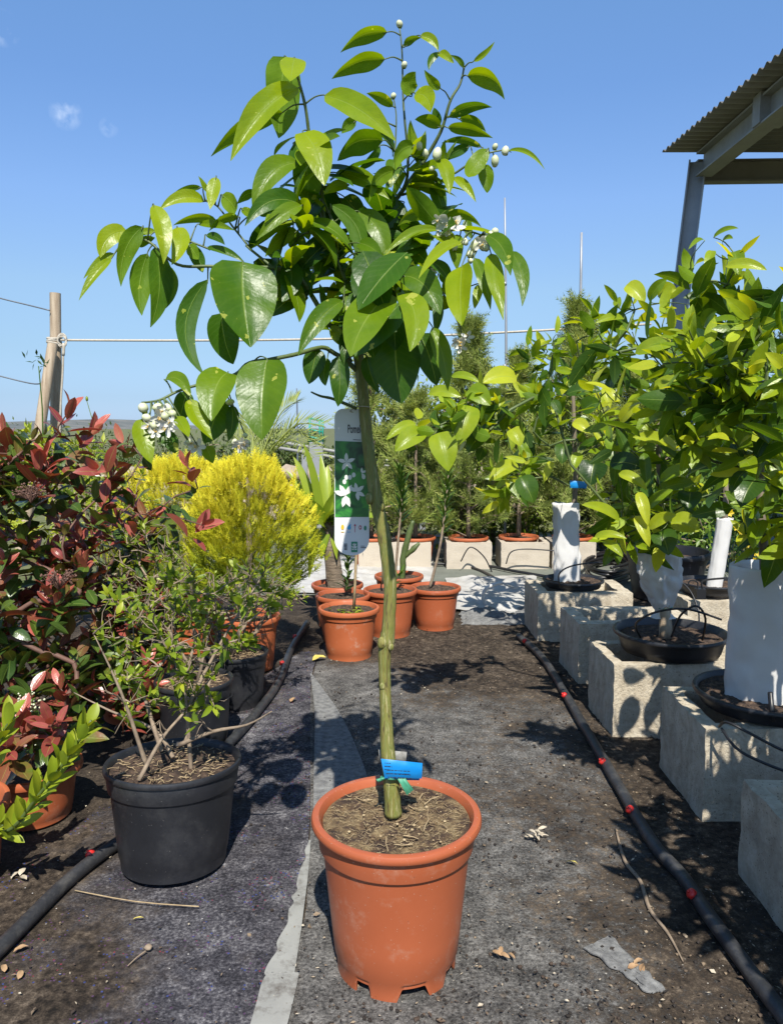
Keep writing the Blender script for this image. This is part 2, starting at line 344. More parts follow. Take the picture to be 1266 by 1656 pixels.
# ---------------------------------------------------------------- ground and setting
def groundmat(name, A, B, mask, specks, bump=.8, fibre=None):
    """woven/felt ground cloth (A) with soil worked into it (B); mask(N, M, xyz, noise) says where soil lies"""
    m, N, Lk, out = newmat(name)
    def M(op, a, b=None):
        n = N.new('ShaderNodeMath'); n.operation = op
        for i, x in enumerate((a, b)):
            if x is None: continue
            if isinstance(x, (int, float)): n.inputs[i].default_value = x
            else: Lk.new(x, n.inputs[i])
        return n.outputs[0]
    t = N.new('ShaderNodeTexCoord'); sp = N.new('ShaderNodeSeparateXYZ'); Lk.new(t.outputs['Object'], sp.inputs[0])
    def nz(s, d=8, r=.7, st=(1, 1, 1)):
        mp = N.new('ShaderNodeMapping'); mp.inputs['Scale'].default_value = st; Lk.new(t.outputs['Object'], mp.inputs[0])
        n = N.new('ShaderNodeTexNoise'); n.inputs['Scale'].default_value = s; n.inputs['Detail'].default_value = d
        n.inputs['Roughness'].default_value = r; Lk.new(mp.outputs[0], n.inputs[0]); return n.outputs['Fac']
    n1 = nz(9); n2 = nz(160, 4, .8); n3 = nz(3.2, 5, .6); n4 = nz(60, 8, .8)
    n5 = nz(26, 6, .75); fa = M('ADD', M('ADD', M('MULTIPLY', n1, .22), M('MULTIPLY', n5, .30)), M('MULTIPLY', n2, .48))
    ra = ramp(N, A); Lk.new(fa, ra.inputs[0])
    fb = M('ADD', M('MULTIPLY', n1, .3), M('MULTIPLY', n4, .7))
    rb = ramp(N, B); Lk.new(fb, rb.inputs[0])
    k = mask(M, sp, n3, n4); k = M('MAXIMUM', M('MINIMUM', k, 1), 0)
    x = N.new('ShaderNodeMixRGB'); Lk.new(k, x.inputs[0]); Lk.new(ra.outputs[0], x.inputs[1]); Lk.new(rb.outputs[0], x.inputs[2])
    c = x.outputs[0]
    for (sc, size, col, share, patch) in specks:
        v = N.new('ShaderNodeTexVoronoi'); v.inputs['Scale'].default_value = sc; Lk.new(t.outputs['Object'], v.inputs[0])
        w = N.new('ShaderNodeSeparateColor'); Lk.new(v.outputs['Color'], w.inputs[0])
        a = M('MULTIPLY', M('LESS_THAN', v.outputs['Distance'], size), M('LESS_THAN', w.outputs[0], share))
        if patch: a = M('MULTIPLY', a, M('GREATER_THAN', nz(7, 3), patch))
        y = N.new('ShaderNodeMixRGB'); y.inputs[2].default_value = (*[k_*KA for k_ in col], 1); Lk.new(a, y.inputs[0]); Lk.new(c, y.inputs[1]); c = y.outputs[0]
    b = N.new('ShaderNodeBsdfPrincipled'); Lk.new(c, b.inputs['Base Color']); b.inputs['Roughness'].default_value = .92
    b.inputs['Specular IOR Level'].default_value = .25
    bp = N.new('ShaderNodeBump'); bp.inputs['Strength'].default_value = bump; bp.inputs['Distance'].default_value = .006
    Lk.new(M('ADD', M('MULTIPLY', n4, .8), M('MULTIPLY', n2, .6)), bp.inputs['Height']); Lk.new(bp.outputs[0], b.inputs['Normal'])
    Lk.new(b.outputs[0], out.inputs[0]); return m
soilramp = [(.40, (.008, .006, .004)), (.47, (.036, .026, .018)), (.55, (.090, .068, .048)), (.65, (.28, .22, .16))]
M_['feltleft'] = groundmat('dark_blue_felt_cloth', [(.40, (.010, .010, .013)), (.48, (.045, .043, .052)), (.54, (.12, .115, .125)), (.63, (.36, .345, .35))], soilramp,
    lambda M, sp, n, f: M('ADD', M('MULTIPLY', M('SUBTRACT', M('MULTIPLY', sp.outputs[0], -1), .42), 3.2), M('MULTIPLY', M('SUBTRACT', n, .45), 5)),
    [(180, .30, (.26, .03, .06), .10, .56), (200, .40, (.10, .05, .11), .12, .52), (170, .34, (.05, .07, .22), .12, .52), (90, .12, (.6, .58, .55), .03, 0)])
M_['feltright'] = groundmat('grey_ground_cloth', [(.40, (.018, .017, .017)), (.47, (.075, .072, .068)), (.54, (.17, .163, .152)), (.64, (.38, .365, .34))], soilramp,
    lambda M, sp, n, f: M('ADD', M('MULTIPLY', M('SUBTRACT', M('ADD', sp.outputs[0], M('MULTIPLY', M('MAXIMUM', M('SUBTRACT', sp.outputs[1], 2.3), 0), .9)), .27), 3.4), M('ADD', M('MULTIPLY', M('SUBTRACT', n, .46), 4.5), M('MULTIPLY', M('SUBTRACT', f, .5), 5))),
    [(120, .16, (.42, .38, .32), .06, 0), (60, .09, (.5, .46, .40), .05, 0), (300, .2, (.4, .4, .4), .04, 0)])
M_['soilground'] = groundmat('dark_bark_soil', soilramp, [(.36, (.012, .009, .007)), (.5, (.04, .03, .022)), (.66, (.13, .10, .07))],
    lambda M, sp, n, f: M('MULTIPLY', M('SUBTRACT', n, .4), 3), [(90, .14, (.30, .24, .17), .06, 0)], bump=1)
M_['ground'] = groundmat('dry_earth', [(.36, (.07, .09, .035)), (.5, (.15, .16, .07)), (.66, (.28, .26, .15))], [(.36, (.05, .07, .02)), (.5, (.11, .13, .04)), (.66, (.22, .22, .09))],
    lambda M, sp, n, f: M('MULTIPLY', M('SUBTRACT', n, .42), 4), [], bump=.6)
M_['strip'] = mat('pale_grey_strip_of_film', [(.3, (.26, .26, .24)), (.7, (.36, .36, .33))], scale=8, rough=.7, bump=.3, bdist=.003, dust=(22, .47, .64, (.10, .085, .07), .85))
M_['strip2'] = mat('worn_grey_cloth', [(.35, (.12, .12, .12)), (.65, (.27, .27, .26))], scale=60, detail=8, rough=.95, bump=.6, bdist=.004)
M_['slab'] = mat('greenish_concrete_slab', [(.3, (.13, .145, .12)), (.7, (.20, .21, .175))], scale=4, detail=8, rough=.9, bump=.3, dust=(6, .5, .7, (.09, .09, .07), .6))
M_['hill'] = mat('distant_scrub_hill', [(.35, (.085, .10, .09)), (.5, (.13, .14, .13)), (.65, (.20, .19, .165))], scale=.02, detail=8, rough=1, bump=0)
def sheet(name, mt, left, right, z, nu=40, nv=60, amp=.0015, fs=6, kind='structure'):
    mb = MB(); vs = []; fs_ = []
    L = smooth_path([Vector((*p[:2], 0)) for p in left], 6); Rr = smooth_path([Vector((*p[:2], 0)) for p in right], 6)
    def at(path, t):
        k = t*(len(path)-1); a = min(int(k), len(path)-2); return path[a].lerp(path[a+1], k-a)
    for j in range(nv+1):
        a = at(L, j/nv); b = at(Rr, j/nv)
        for i in range(nu+1):
            q = a.lerp(b, i/nu)
            h = amp*(noise.noise(Vector((q.x*fs, q.y*fs, z*900)))+.5*noise.noise(Vector((q.x*fs*3, q.y*fs*3, 5))))
            vs.append((q.x, q.y, z+h))
    for j in range(nv):
        for i in range(nu):
            p = j*(nu+1)+i; fs_.append((p, p+1, p+nu+2, p+nu+1))
    mb.add(vs, fs_); o = mb.build(name, mt); o['kind'] = kind; return o
mb = MB(); vs = []; fs_ = []                      # one ground sheet out to the horizon
xs = [-4000, -1200, -400, -120, -40, -15, -6, -2, 0, 2, 6, 15, 40, 120, 400, 1200, 4000]
ys = [-400, -60, -15, -4, 0, 2, 4, 7, 10, 20, 45, 120, 350, 1000, 2500, 6000]
for y in ys:
    for x in xs: vs.append((x, y, 0))
for j in range(len(ys)-1):
    for i in range(len(xs)-1):
        a = j*len(xs)+i; fs_.append((a, a+1, a+1+len(xs), a+len(xs)))
mb.add(vs, fs_); mb.build('ground', M_['ground'])['kind'] = 'structure'
sheet('soil_bed', M_['soilground'], [(-4.5, -1.5), (-4.5, 4.15)], [(4.5, -1.5), (4.5, 4.15)], .005, 4, 4, 0)
e0 = G(415, 1656); e1 = G(497, 1400); e2 = G(504, 1100)
dirn = (e1-e0).normalized(); eS = e0-dirn*1.6
sheet('felt_path', M_['feltleft'], [(-1.15, -.8), (-1.0, .8), (-.72, 1.6), (-.55, 2.4), (-.36, 3.0)], [(eS.x, eS.y), (e0.x+.005, e0.y), (e1.x, e1.y), (e2.x, e2.y), (e2.x+.02, 3.0)], .012, 90, 200, .0032)
sheet('ground_cloth', M_['feltright'], [(eS.x+.03, eS.y), (e0.x+.03, e0.y), (e1.x+.004, e1.y), (e2.x+.004, e2.y), (e2.x+.03, 3.55)], [(.95, -.8), (.9, .8), (.8, 1.6), (.72, 2.6), (.62, 3.55)], .012, 90, 200, .0032)
q = [G(x, y) for x, y in ((412, 1656), (432, 1590), (455, 1530), (472, 1475), (487, 1425), (499, 1372))]
q2 = [G(x, y) for x, y in ((470, 1656), (477, 1590), (486, 1530), (493, 1475), (499, 1425), (503, 1372))]
q = [q[0]-dirn*.8]+q; q2 = [q2[0]-dirn*.8]+q2
jit = [Vector((rnd(-.002, .002), 0, 0)) for _ in range(60)]
qs = smooth_path(q, 5); qs = [p+jit[i % 60]*(2.2 if i > 0 else 0) for i, p in enumerate(qs)]
sheet('pale_ground_strip', M_['strip'], qs, q2, .0190, 6, 90, .001, 14)
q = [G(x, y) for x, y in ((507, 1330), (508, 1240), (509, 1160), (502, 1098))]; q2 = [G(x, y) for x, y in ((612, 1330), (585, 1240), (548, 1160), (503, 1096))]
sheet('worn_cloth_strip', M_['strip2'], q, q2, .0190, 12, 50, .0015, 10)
sheet('concrete_slab', M_['slab'], [(-1.2, 4.05), (-1.2, 6.4)], [(3.4, 4.05), (3.4, 6.4)], .012, 30, 20, .001)
# distant hills
mb = MB(); vs = []; fs_ = []
ridge = [(-900, 694), (-200, 694), (0, 693), (120, 692), (165, 686), (190, 681), (215, 678), (245, 681), (300, 690), (400, 697), (520, 696), (560, 699), (620, 700), (800, 706), (1000, 700), (1150, 690), (1300, 688), (2200, 690)]
def ridge_y(x):
    for (a, b), (c, d) in zip(ridge, ridge[1:]):
        if a <= x <= c: return b+(d-b)*(x-a)/(c-a)
    return 694
NX = 220
for j, (Y, f) in enumerate(((500, -.02), (700, .12), (950, .40), (1200, .7), (1450, .95), (1600, 1.0), (2000, .5))):
    for i in range(NX):
        x = -900+3100*i/(NX-1); top = P(x, ridge_y(x)+1.5*noise.noise(Vector((x*.03, 3, 0))), 1600)
        z = top.z*f*(1+.15*noise.noise(Vector((x*.02, j*1.3, 2))) if 0 < f < 1 else f)
        vs.append((top.x, Y+30*noise.noise(Vector((x*.01, j, 7))), z-1))
for j in range(6):
    for i in range(NX-1):
        a = j*NX+i; fs_.append((a, a+1, a+NX+1, a+NX))
mb.add(vs, fs_); mb.build('hills', M_['hill'])['kind'] = 'structure'
# low soil berm under the shrubs of the background
# ---------------------------------------------------------------- stone retaining wall, rails, far things
def stone_wall(x0, x1, y, h):
    mb = MB(); z = 0; row = 0
    while z < h:
        rh = rnd(.09, .16); x = x0-rnd(0, .2)
        while x < x1:
            w = rnd(.14, .36)
            ico(mb, (x+w/2, y+rnd(-.02, .02), z+rh/2), 1, 2, (w*.56, .14, rh*.62), rnd(0, 1), None, .7); x += w
        z += rh*.92
    return mb
M_['stone'] = mat('rough_beige_stone', [(.3, (.34, .27, .20)), (.5, (.46, .38, .29)), (.7, (.58, .50, .40))], scale=3.5, detail=8, rough=.95, bump=.8, bscale=14, bdist=.02)
M_['earthbrown'] = mat('reddish_earth', [(.3, (.22, .13, .08)), (.7, (.38, .26, .17))], scale=6, rough=1, bump=.8, bscale=20, bdist=.02)
w = stone_wall(-2.6, 3.2, 7.6, .42).build('stone_wall', M_['stone'])
tag(w, 'low rough beige stone wall behind the pots and shrubs', 'wall')
root = empty('bench_rail', (-2.4, 7.2, 0), 'pale grey metal bench rail running across behind the yucca and label', 'rail')
mb = MB(); a = P(395, 705, 7.2); b = P(700, 757, 6.8)
for off in (0, -.055):
    stube(mb, [a+Vector((0, 0, off)), b+Vector((0, 0, off))], .016, 6, 1)
mb.build('rail', M_['beam'], root)
for t in (.05, .33, .62, .95):
    mb = MB(); c = a.lerp(b, t); box(mb, (c.x, c.y+.03, c.z/2-.02), (.05, .05, c.z)); mb.build('post', M_['steel'], root, smooth=False)
# teal ladder-like frame
root = empty('garden_trellis', (P(515, 800, 7.0).x, 7.0, 0), 'teal green slatted trellis standing behind the palm fronds', 'trellis')
mb = MB()
for x in (501, 517, 522):
    stube(mb, [P(x, 715, 7.0), P(x, 676 if x < 510 else 680, 7.0)], .009, 5, 1)
mb.build('upright', M_['tealpaint'], root)
mb = MB()
for y in (676, 684, 694, 706, 712): stube(mb, [P(499, y, 7.01), P(523, y+5, 7.01)], .009, 5, 1)
mb.build('rung', M_['tealpaint'], root)
mb = MB(); c = P(512, 745, 7.0)
box(mb, (c.x, 7.0, P(512, 715, 7).z/2), (.12, .06, P(512, 715, 7).z)); mb.build('stand', M_['steel'], root, smooth=False)
# teal crate on the right
root = empty('slatted_crate', (P(1150, 850, 5.6).x, 5.6, 0), 'teal green slatted crate behind the thin white trunk sleeve', 'crate')
c = Vector((P(1152, 830, 5.6).x, 5.7, 0)); zt = P(1152, 820, 5.6).z; 
for i in range(5):
    mb = MB(); z = zt-.02-i*.055
    for (ox, oy, sx, sy) in ((0, -.15, .42, .012), (0, .15, .42, .012), (-.21, 0, .012, .288), (.21, 0, .012, .288)): box(mb, (c.x+ox, c.y+oy, z), (sx, sy, .035))
    mb.build('slat', M_['tealpaint'], root, smooth=False)
for sx in (-1, 1):
    for sy in (-1, 1): mb = MB(); box(mb, (c.x+sx*.195, c.y+sy*.135, zt/2), (.018, .018, zt)); mb.build('corner_post', M_['tealpaint'], root, smooth=False)
# ---------------------------------------------------------------- wooden post, rope, wires
YP = 5.6
root = empty('wooden_post', (P(90, 700, YP).x, YP, 0), 'weathered round wooden post with rope knotted round it', 'post')
mb = MB(); top = P(90, 474, YP); bot = Vector((P(84, 700, YP).x, YP, 0)); r = 8.6/F*YP
stube(mb, [bot, bot.lerp(top, .5), top], [r*1.06, r*1.02, r*.96], 14, 6, jit=.02); fix_normals(mb.build('pole', M_['wood'], root), 50)
mb = MB(); t2 = P(86, 556, YP-.12); b2 = P(50, 760, YP-.28); b2.z = 0; d = (P(64, 700, YP-.2)-t2); b2 = t2+d*(t2.z/-d.z)
stube(mb, [b2, b2.lerp(t2, .5), t2], [r*1.1, r*1.0, r*.9], 14, 6, jit=.02); fix_normals(mb.build('brace', M_['wood'], root), 50)
mb = MB()
for k in range(5):
    c = P(90.5, 547+k*2.4, YP); pts = [c+Vector((math.cos(a)*r*1.18, math.sin(a)*r*1.35-.02, .01*math.sin(a+k))) for a in [i*math.pi/6 for i in range(13)]]
    tube(mb, pts, .008, 6)
c = P(101, 553, YP-.06)
for k in range(3):
    pts = [c+Vector((math.cos(a)*.032, rnd(-.004, .004), math.sin(a)*.04+.01*k)) for a in [i*math.pi/5 for i in range(11)]]
    tube(mb, pts, .005, 6)
mb.build('knot', M_['rope'], root)
mb = MB(); stube(mb, [P(103, 555, YP-.06), P(102, 600, YP-.06), P(99, 650, YP-.06), P(97, 715, YP-.05)], .008, 6); stube(mb, [P(104, 556, YP-.06), P(103, 575, YP-.06)], .011, 6)
mb.build('hanging_rope_end', M_['rope'], root)
mb = MB(); a = P(99, 550, YP-.05)
pts = []
for i in range(41):
    t = i/40; X = 99+(1052-99)*t; Yp = 550+(526-550)*t+10*math.sin(math.pi*t)**1-4*math.sin(2*math.pi*t)*0
    pts.append(P(X, Yp-(2*t), YP-.05+.3*t))
tube(mb, pts, .0088, 6)
tag(mb.build('rope', M_['rope']), 'taut pale rope stretched from the wooden post towards the steel column', 'rope')
for (pts, lab) in (([P(-60, 465, 5.7), P(0, 482, 5.6), P(45, 493, 5.6), P(81, 502, 5.55)], 'thin grey wire hooked near the top of the wooden post'),
                   ([P(-60, 592, 5.6), P(0, 608, 5.6), P(50, 620, 5.6), P(68, 620, 5.5)], 'thin grey wire meeting the wooden brace below the knot')):
    mb = MB(); stube(mb, pts, .005, 5); tag(mb.build('wire', M_['wire']), lab, 'wire')
# ---------------------------------------------------------------- canopy on the right
root = empty('steel_canopy', (2.0, 6.0, 0), 'grey steel canopy with corrugated roof sheet on a leaning column', 'canopy')
hz = 2.93; YB = 5.97; pitch = .078
A0 = P(1070, 249, YB); B0 = P(1266, 84, 4.42)
mb = MB(); n = 0; per = .076
prof = []; Y = YB
yy = []
while Y > 2.4:
    yy.append(Y); Y -= per/6
vs = []; fs_ = []
e = (B0-A0)/(A0.y-B0.y)
for k, Y in enumerate(yy):
    ph = 2*math.pi*(YB-Y)/per
    wv = .5*(1+math.sin(ph)); wv = min(1, max(0, (wv-.2)/.6))*.022
    edge = A0+e*(YB-Y)
    for i, X in enumerate((0, .5, 1.5, 3, 5)):
        for s_ in (0, 1): vs.append((edge.x+X, Y, edge.z+wv+.0012*s_+pitch*0))
for k in range(len(yy)-1):
    for i in range(4):
        a = k*10+i*2; b = a+2; c_ = a+12; d_ = a+10
        fs_.append((a, b, c_, d_)); fs_.append((a+1, d_+1, c_+1, b+1))
    fs_.append((k*10, k*10+10, k*10+11, k*10+1))
mb.add(vs, fs_); o = mb.build('roof_sheet', M_['sheet'], root)
def ibeam(mb, a, b, h, w, up=Vector((0, 0, 1)), t=.012):
    ax = (b-a); L = ax.length; ax.normalize(); sd = ax.cross(up).normalized(); u = sd.cross(ax)
    rot = Matrix((ax, sd, u)).transposed(); c = (a+b)/2
    box(mb, c, (L, t, h-2*t), rot); box(mb, c+u*(h/2-t/2), (L, w, t), rot); box(mb, c-u*(h/2-t/2), (L, w, t), rot)
mb = MB(); a = P(1138, 262, 5.9); a.z = A0.z-.10; b = a+Vector((.02, -3.4, 0)); b.z = a.z
ibeam(mb, a, b, .17, .12); fix_normals(mb.build('side_beam', M_['beam'], root, smooth=False))
mb = MB(); a2 = a+Vector((-.02, .10, -.02)); ibeam(mb, a2, a2+Vector((3.2, .0, .04)), .16, .08); fix_normals(mb.build('rear_beam', M_['sheet'], root, smooth=False))
mb = MB()
for k in range(1, 4):
    yk = 5.9-k*.95; box(mb, (a.x+.02, yk, a.z+.012), (.17, .10, .18)); box(mb, (a.x+2, yk, A0.z-.035), (3.8, .05, .06))
mb.build('bracket', M_['beam'], root, smooth=False)
mb = MB(); ct = P(1128, 262, 5.95); cb = P(1098, 500, 5.95); d = ct-cb; cb = ct-d*(ct.z/d.z)
ax = (ct-cb); up_ = Vector((0, 0, 1)); L = ax.length; ax.normalize(); sd = Vector((1, 0, 0)); sd = (sd-ax*sd.dot(ax)).normalized(); rt = R(25)
sd = Matrix.Rotation(R(-22), 3, ax) @ sd; u = ax.cross(sd); rot = Matrix((sd, u, ax)).transposed(); c = (ct+cb)/2
box(mb, c, (.10, .010, L), rot); box(mb, c-sd*.056, (.011, .12, L), rot); box(mb, c+sd*.056, (.011, .12, L), rot)
mb.build('column', M_['steel'], root, smooth=False)
# white post further back between the trees, thin poles
for (x0, y0, x1, y1, Y, r_, lab, m_) in ((816, 320, 816, 930, 5.3, .009, 'tall thin pale pole rising through the shrubs right of the pomelo crown', 'steel'),
        (940, 376, 925, 930, 5.2, .012, 'tall grey pole with a jointed tip above the middle shrub', 'steel'),
        (480, 628, 480, 760, 8.0, .010, 'thin dark stake rising behind the palm fronds', 'wire'),
        (591, 470, 594, 930, 5.35, .006, 'slim cane half hidden behind the pomelo trunk', 'beam')):
    a = P(x0, y0, Y); b = P(x1, y1, Y); b = a+(b-a)*(a.z/(a.z-b.z)) if b.z < a.z else b
    mb = MB(); stube(mb, [b, a.lerp(b, .5)+Vector((.01, 0, 0)), a], [r_, r_, r_*.6], 8, 3)
    for t in (.25, .5):
        c = a.lerp(b, t*.9); tube(mb, [c, c-Vector((0, 0, .02))], r_*1.5, 8)
    tag(mb.build('garden_pole', M_[m_]), lab, 'pole')
# ---------------------------------------------------------------- concrete blocks
def block_mesh(mb, x0, y0, w, d, h, cav=None, z0=.006, rz=0, wall=.03):
    """hollow block: outer shell, one cavity open to the top"""
    bm = bmesh.new()
    def ring(x0, y0, x1, y1, z): return [bm.verts.new(q) for q in ((x0, y0, z), (x1, y0, z), (x1, y1, z), (x0, y1, z))]
    o0 = ring(0, 0, w, d, 0); o1 = ring(0, 0, w, d, h); i1 = ring(wall, wall, w-wall, d-wall, h); i0 = ring(wall+.008, wall+.008, w-wall-.008, d-wall-.008, .02)
    for A_, B_ in ((o0, o1), (o1, i1), (i1, i0)):
        for k in range(4): bm.faces.new((A_[k], A_[(k+1) % 4], B_[(k+1) % 4], B_[k]))
    bm.faces.new(i0); bm.faces.new(tuple(reversed(o0)))
    bmesh.ops.bevel(bm, geom=[e for e in bm.edges if e.is_manifold and len(e.link_faces) == 2 and e.calc_face_angle(0) > .5 and max(v.co.z for v in e.verts) > h*.5], offset=.006, segments=2, affect='EDGES')
    bmesh.ops.subdivide_edges(bm, edges=[e for e in bm.edges if e.calc_length() > .1], cuts=14, use_grid_fill=True)
    rot = Matrix.Rotation(rz, 3, 'Z'); vs = []
    for v in bm.verts:
        c = v.co.copy(); q = c*22+Vector((x0*5, y0*5, 0)); k = .0028*noise.noise(q)+.0022*noise.noise(q*3)
        c += Vector((k, noise.noise(q+Vector((9, 9, 9)))*.002, k*.8)); vs.append(rot @ c+Vector((x0, y0, z0)))
    bm.verts.index_update(); mb.add(vs, [tuple(v.index for v in f.verts) for f in bm.faces]); bm.free()
def concrete_block(x0, y0, w, d, h, lab, group, m_='block', rz=0, wall=.03):
    mb = MB(); block_mesh(mb, x0, y0, w, d, h, rz=rz, wall=wall)
    o = mb.build('concrete_block', M_[m_], loc=(x0, y0, 0), smooth=True); fix_normals(o, 35)
    return tag(o, lab, 'concrete block', group)
g = 'concrete blocks in a row along the right of the path'
BL = {}
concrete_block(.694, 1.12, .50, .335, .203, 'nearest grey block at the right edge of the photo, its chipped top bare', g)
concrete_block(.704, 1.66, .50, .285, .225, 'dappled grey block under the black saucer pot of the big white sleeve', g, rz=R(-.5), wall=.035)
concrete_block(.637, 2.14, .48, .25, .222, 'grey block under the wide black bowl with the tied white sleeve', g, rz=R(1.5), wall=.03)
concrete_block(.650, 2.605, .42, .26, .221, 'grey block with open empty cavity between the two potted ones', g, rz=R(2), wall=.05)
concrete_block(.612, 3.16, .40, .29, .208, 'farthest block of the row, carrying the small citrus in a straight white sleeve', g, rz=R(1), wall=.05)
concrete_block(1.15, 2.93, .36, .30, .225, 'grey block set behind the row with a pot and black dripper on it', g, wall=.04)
g2 = 'pale concrete blocks in the back row'
xl = [(580, 697, 'pale block under the back row pot directly behind the pomelo trunk'), (722, 795, 'pale block of the back row carrying a terracotta pot of dry stems'), (810, 888, 'wide pale block of the back row with roots hanging down its face'), (893, 963, 'pale block at the right end of the visible back row')]
for (a, b, lab) in xl:
    Y = 4.82; xa = P(a, 900, Y).x; xb = P(b, 900, Y).x
    concrete_block(xa, Y, xb-xa, .26, .175, lab, g2, 'blocklight', wall=.03)
# ---------------------------------------------------------------- irrigation pipes, hoses, sheets
def pipe(pts, capspx, lab, r=.0135, side=1):
    w = [G(x, y, .02) for x, y in pts]
    for q in w: q.z = .012+r
    sp = smooth_path(w, 8)
    for i, q in enumerate(sp): q.z += .002*noise.noise(q*7)+.001
    mb = MB(); tube(mb, sp, r, 14)
    o = mb.build('irrigation_pipe', M_['pipe'], loc=(sp[0].x, sp[0].y, 0)); tag(o, lab, 'pipe', 'irrigation pipes lying on the ground')
    for (x, y) in capspx:
        c = G(x, y, .03); j = min(range(len(sp)), key=lambda i: (sp[i]-c).length); t = (sp[min(j+1, len(sp)-1)]-sp[max(j-1, 0)]).normalized()
        n = Vector((-t.y, t.x, 0))*side; c = sp[j]+n*r*.9+Vector((0, 0, r*.7)); d = (n+Vector((0, 0, .8))).normalized()
        mb = MB(); tube(mb, [c-d*.008, c+d*.001, c+d*.0035, c+d*.0055], [.0095, .010, .009, .0045], 12)
        tube(mb, [c+d*.0055, c+d*.009], [.0035, .002], 8); mb.build('outlet_cap', M_['red'], o)
pipe([(1330, 1735), (1262, 1645), (1205, 1568), (1150, 1492), (1105, 1425), (1060, 1375), (1020, 1310), (975, 1232), (945, 1180), (913, 1124), (880, 1070), (852, 1042), (838, 1031)],
     [(1108, 1448), (1018, 1314), (974, 1236), (913, 1126), (849, 1038)], 'long black irrigation pipe with red caps on the right of the path', side=1)
pipe([(-120, 1650), (-20, 1560), (50, 1490), (110, 1430), (170, 1382), (240, 1335), (310, 1270), (372, 1205), (420, 1150), (452, 1103), (470, 1055), (497, 1010)],
     [(150, 1383), (457, 1075), (480, 1032)], 'black irrigation pipe passing behind the black pot on the left', side=1, r=.0135)
for i, (pts, lab, z) in enumerate(((
        [(640, 915), (760, 912), (840, 925), (905, 935), (985, 938)], 'black hose lying across the grey slab towards the coil', .03),
        ([(705, 905), (770, 920), (810, 940), (850, 950)], 'black hose slanting over the slab behind the white sheet', .02),
        ([(950, 918), (980, 905), (1012, 912), (1020, 928), (995, 940), (960, 936), (948, 924), (965, 912), (1000, 908), (1018, 922), (990, 934)], 'loose coil of black hose at the right of the slab', .04),
        ([(745, 908), (760, 885), (782, 900), (795, 925)], 'thin black tube looping in front of the back row block', .05),
        ([(818, 912), (826, 893), (850, 888), (900, 891)], 'thin black tube arching over the wide back row block', .05))):
    mb = MB(); w = [G(x, y, z) for x, y in pts]
    if i >= 3: w = [P(x, y, 4.72) for x, y in pts]
    stube(mb, w, .009 if i < 3 else .004, 8, 6)
    if i == 2:
        for k in range(3): stube(mb, [q+Vector((rnd(-.02, .02), rnd(-.03, .03), .018*(k+1))) for q in w], .009, 8, 6)
    tag(mb.build('hose', M_['hose']), lab, 'hose')
# dark twiggy root crack on the path
mb = MB(); stube(mb, [G(x, y, .016) for x, y in ((995, 1340), (1010, 1392), (1035, 1425), (1050, 1470), (1080, 1510), (1104, 1555))], [.002, .004, .004, .004, .003, .001], 6, 4)
tag(mb.build('fallen_branch', M_['twigbrown']), 'long thin dark branch lying on the path beside the irrigation pipe', 'branch')
# crumpled white sheet with hose hoop
def crumple(name, outline, amp, m_, lab, cat, n=46, th=.0015, z0=.02, fs=7, ef=.06):
    """crumpled film: grid clipped to a quad a-b-c-d on the ground"""
    a, b, c, d = [Vector(q) for q in outline]; mb = MB(); vs = []; fs_ = []
    for j in range(n+1):
        for i in range(n+1):
            u, v = i/n, j/n; q = (a*(1-u)+b*u)*(1-v)+(d*(1-u)+c*u)*v
            edge = ef*noise.noise(Vector((u*6, v*6, 3)))
            q += Vector((edge*.4, edge*.4, 0))
            nn_ = q*fs; h = abs(noise.noise(nn_))+.5*abs(noise.noise(nn_*2.3+Vector((5, 5, 5))))+.25*abs(noise.noise(nn_*5))
            m = min(1, 6*min(u, 1-u, v, 1-v)+.15)
            vs.append((q.x, q.y, z0+q.z+amp*h*m))
    N1 = (n+1)**2; vs += [(x, y, z-th) for x, y, z in vs]
    for j in range(n):
        for i in range(n):
            p = j*(n+1)+i; fs_.append((p, p+1, p+n+2, p+n+1)); fs_.append((p+N1, p+n+1+N1, p+n+2+N1, p+1+N1))
    mb.add(vs, fs_); return tag(mb.build(name, M_[m_], loc=(a.x, a.y, 0)), lab, cat)
crumple('plastic_sheet', [G(728, 992), G(852, 1000), G(868, 935), G(720, 940)], .04, 'film', 'crumpled white plastic sheet on the ground behind the terracotta pots', 'sheet', fs=3.2)
crumple('plastic_sheet', [G(470, 965), G(700, 965), G(700, 905), G(470, 905)], .025, 'film', 'white plastic sheet spread behind the yucca pot', 'sheet')
crumple('dry_debris_mat', [G(745, 1015), G(850, 1015), G(862, 985), G(745, 985)], .035, 'strip2', 'grey torn cloth lying in front of the crumpled white sheet', 'cloth', z0=.012)
crumple('plastic_scrap', [G(985, 1528), G(1075, 1618), G(1050, 1622), G(942, 1548)], .010, 'strip2', 'torn grey scrap of film on the path near the right corner', 'scrap', n=24, z0=.0175, fs=16, ef=.018)
mb = MB(); stube(mb, [P(x, y, 3.75) for x, y in ((860, 990), (825, 998), (795, 988), (781, 968), (786, 952), (803, 944), (812, 943))], .009, 8, 6)
tag(mb.build('hose_end', M_['white']), 'stiff white hose curling up out of the white plastic sheet', 'hose')
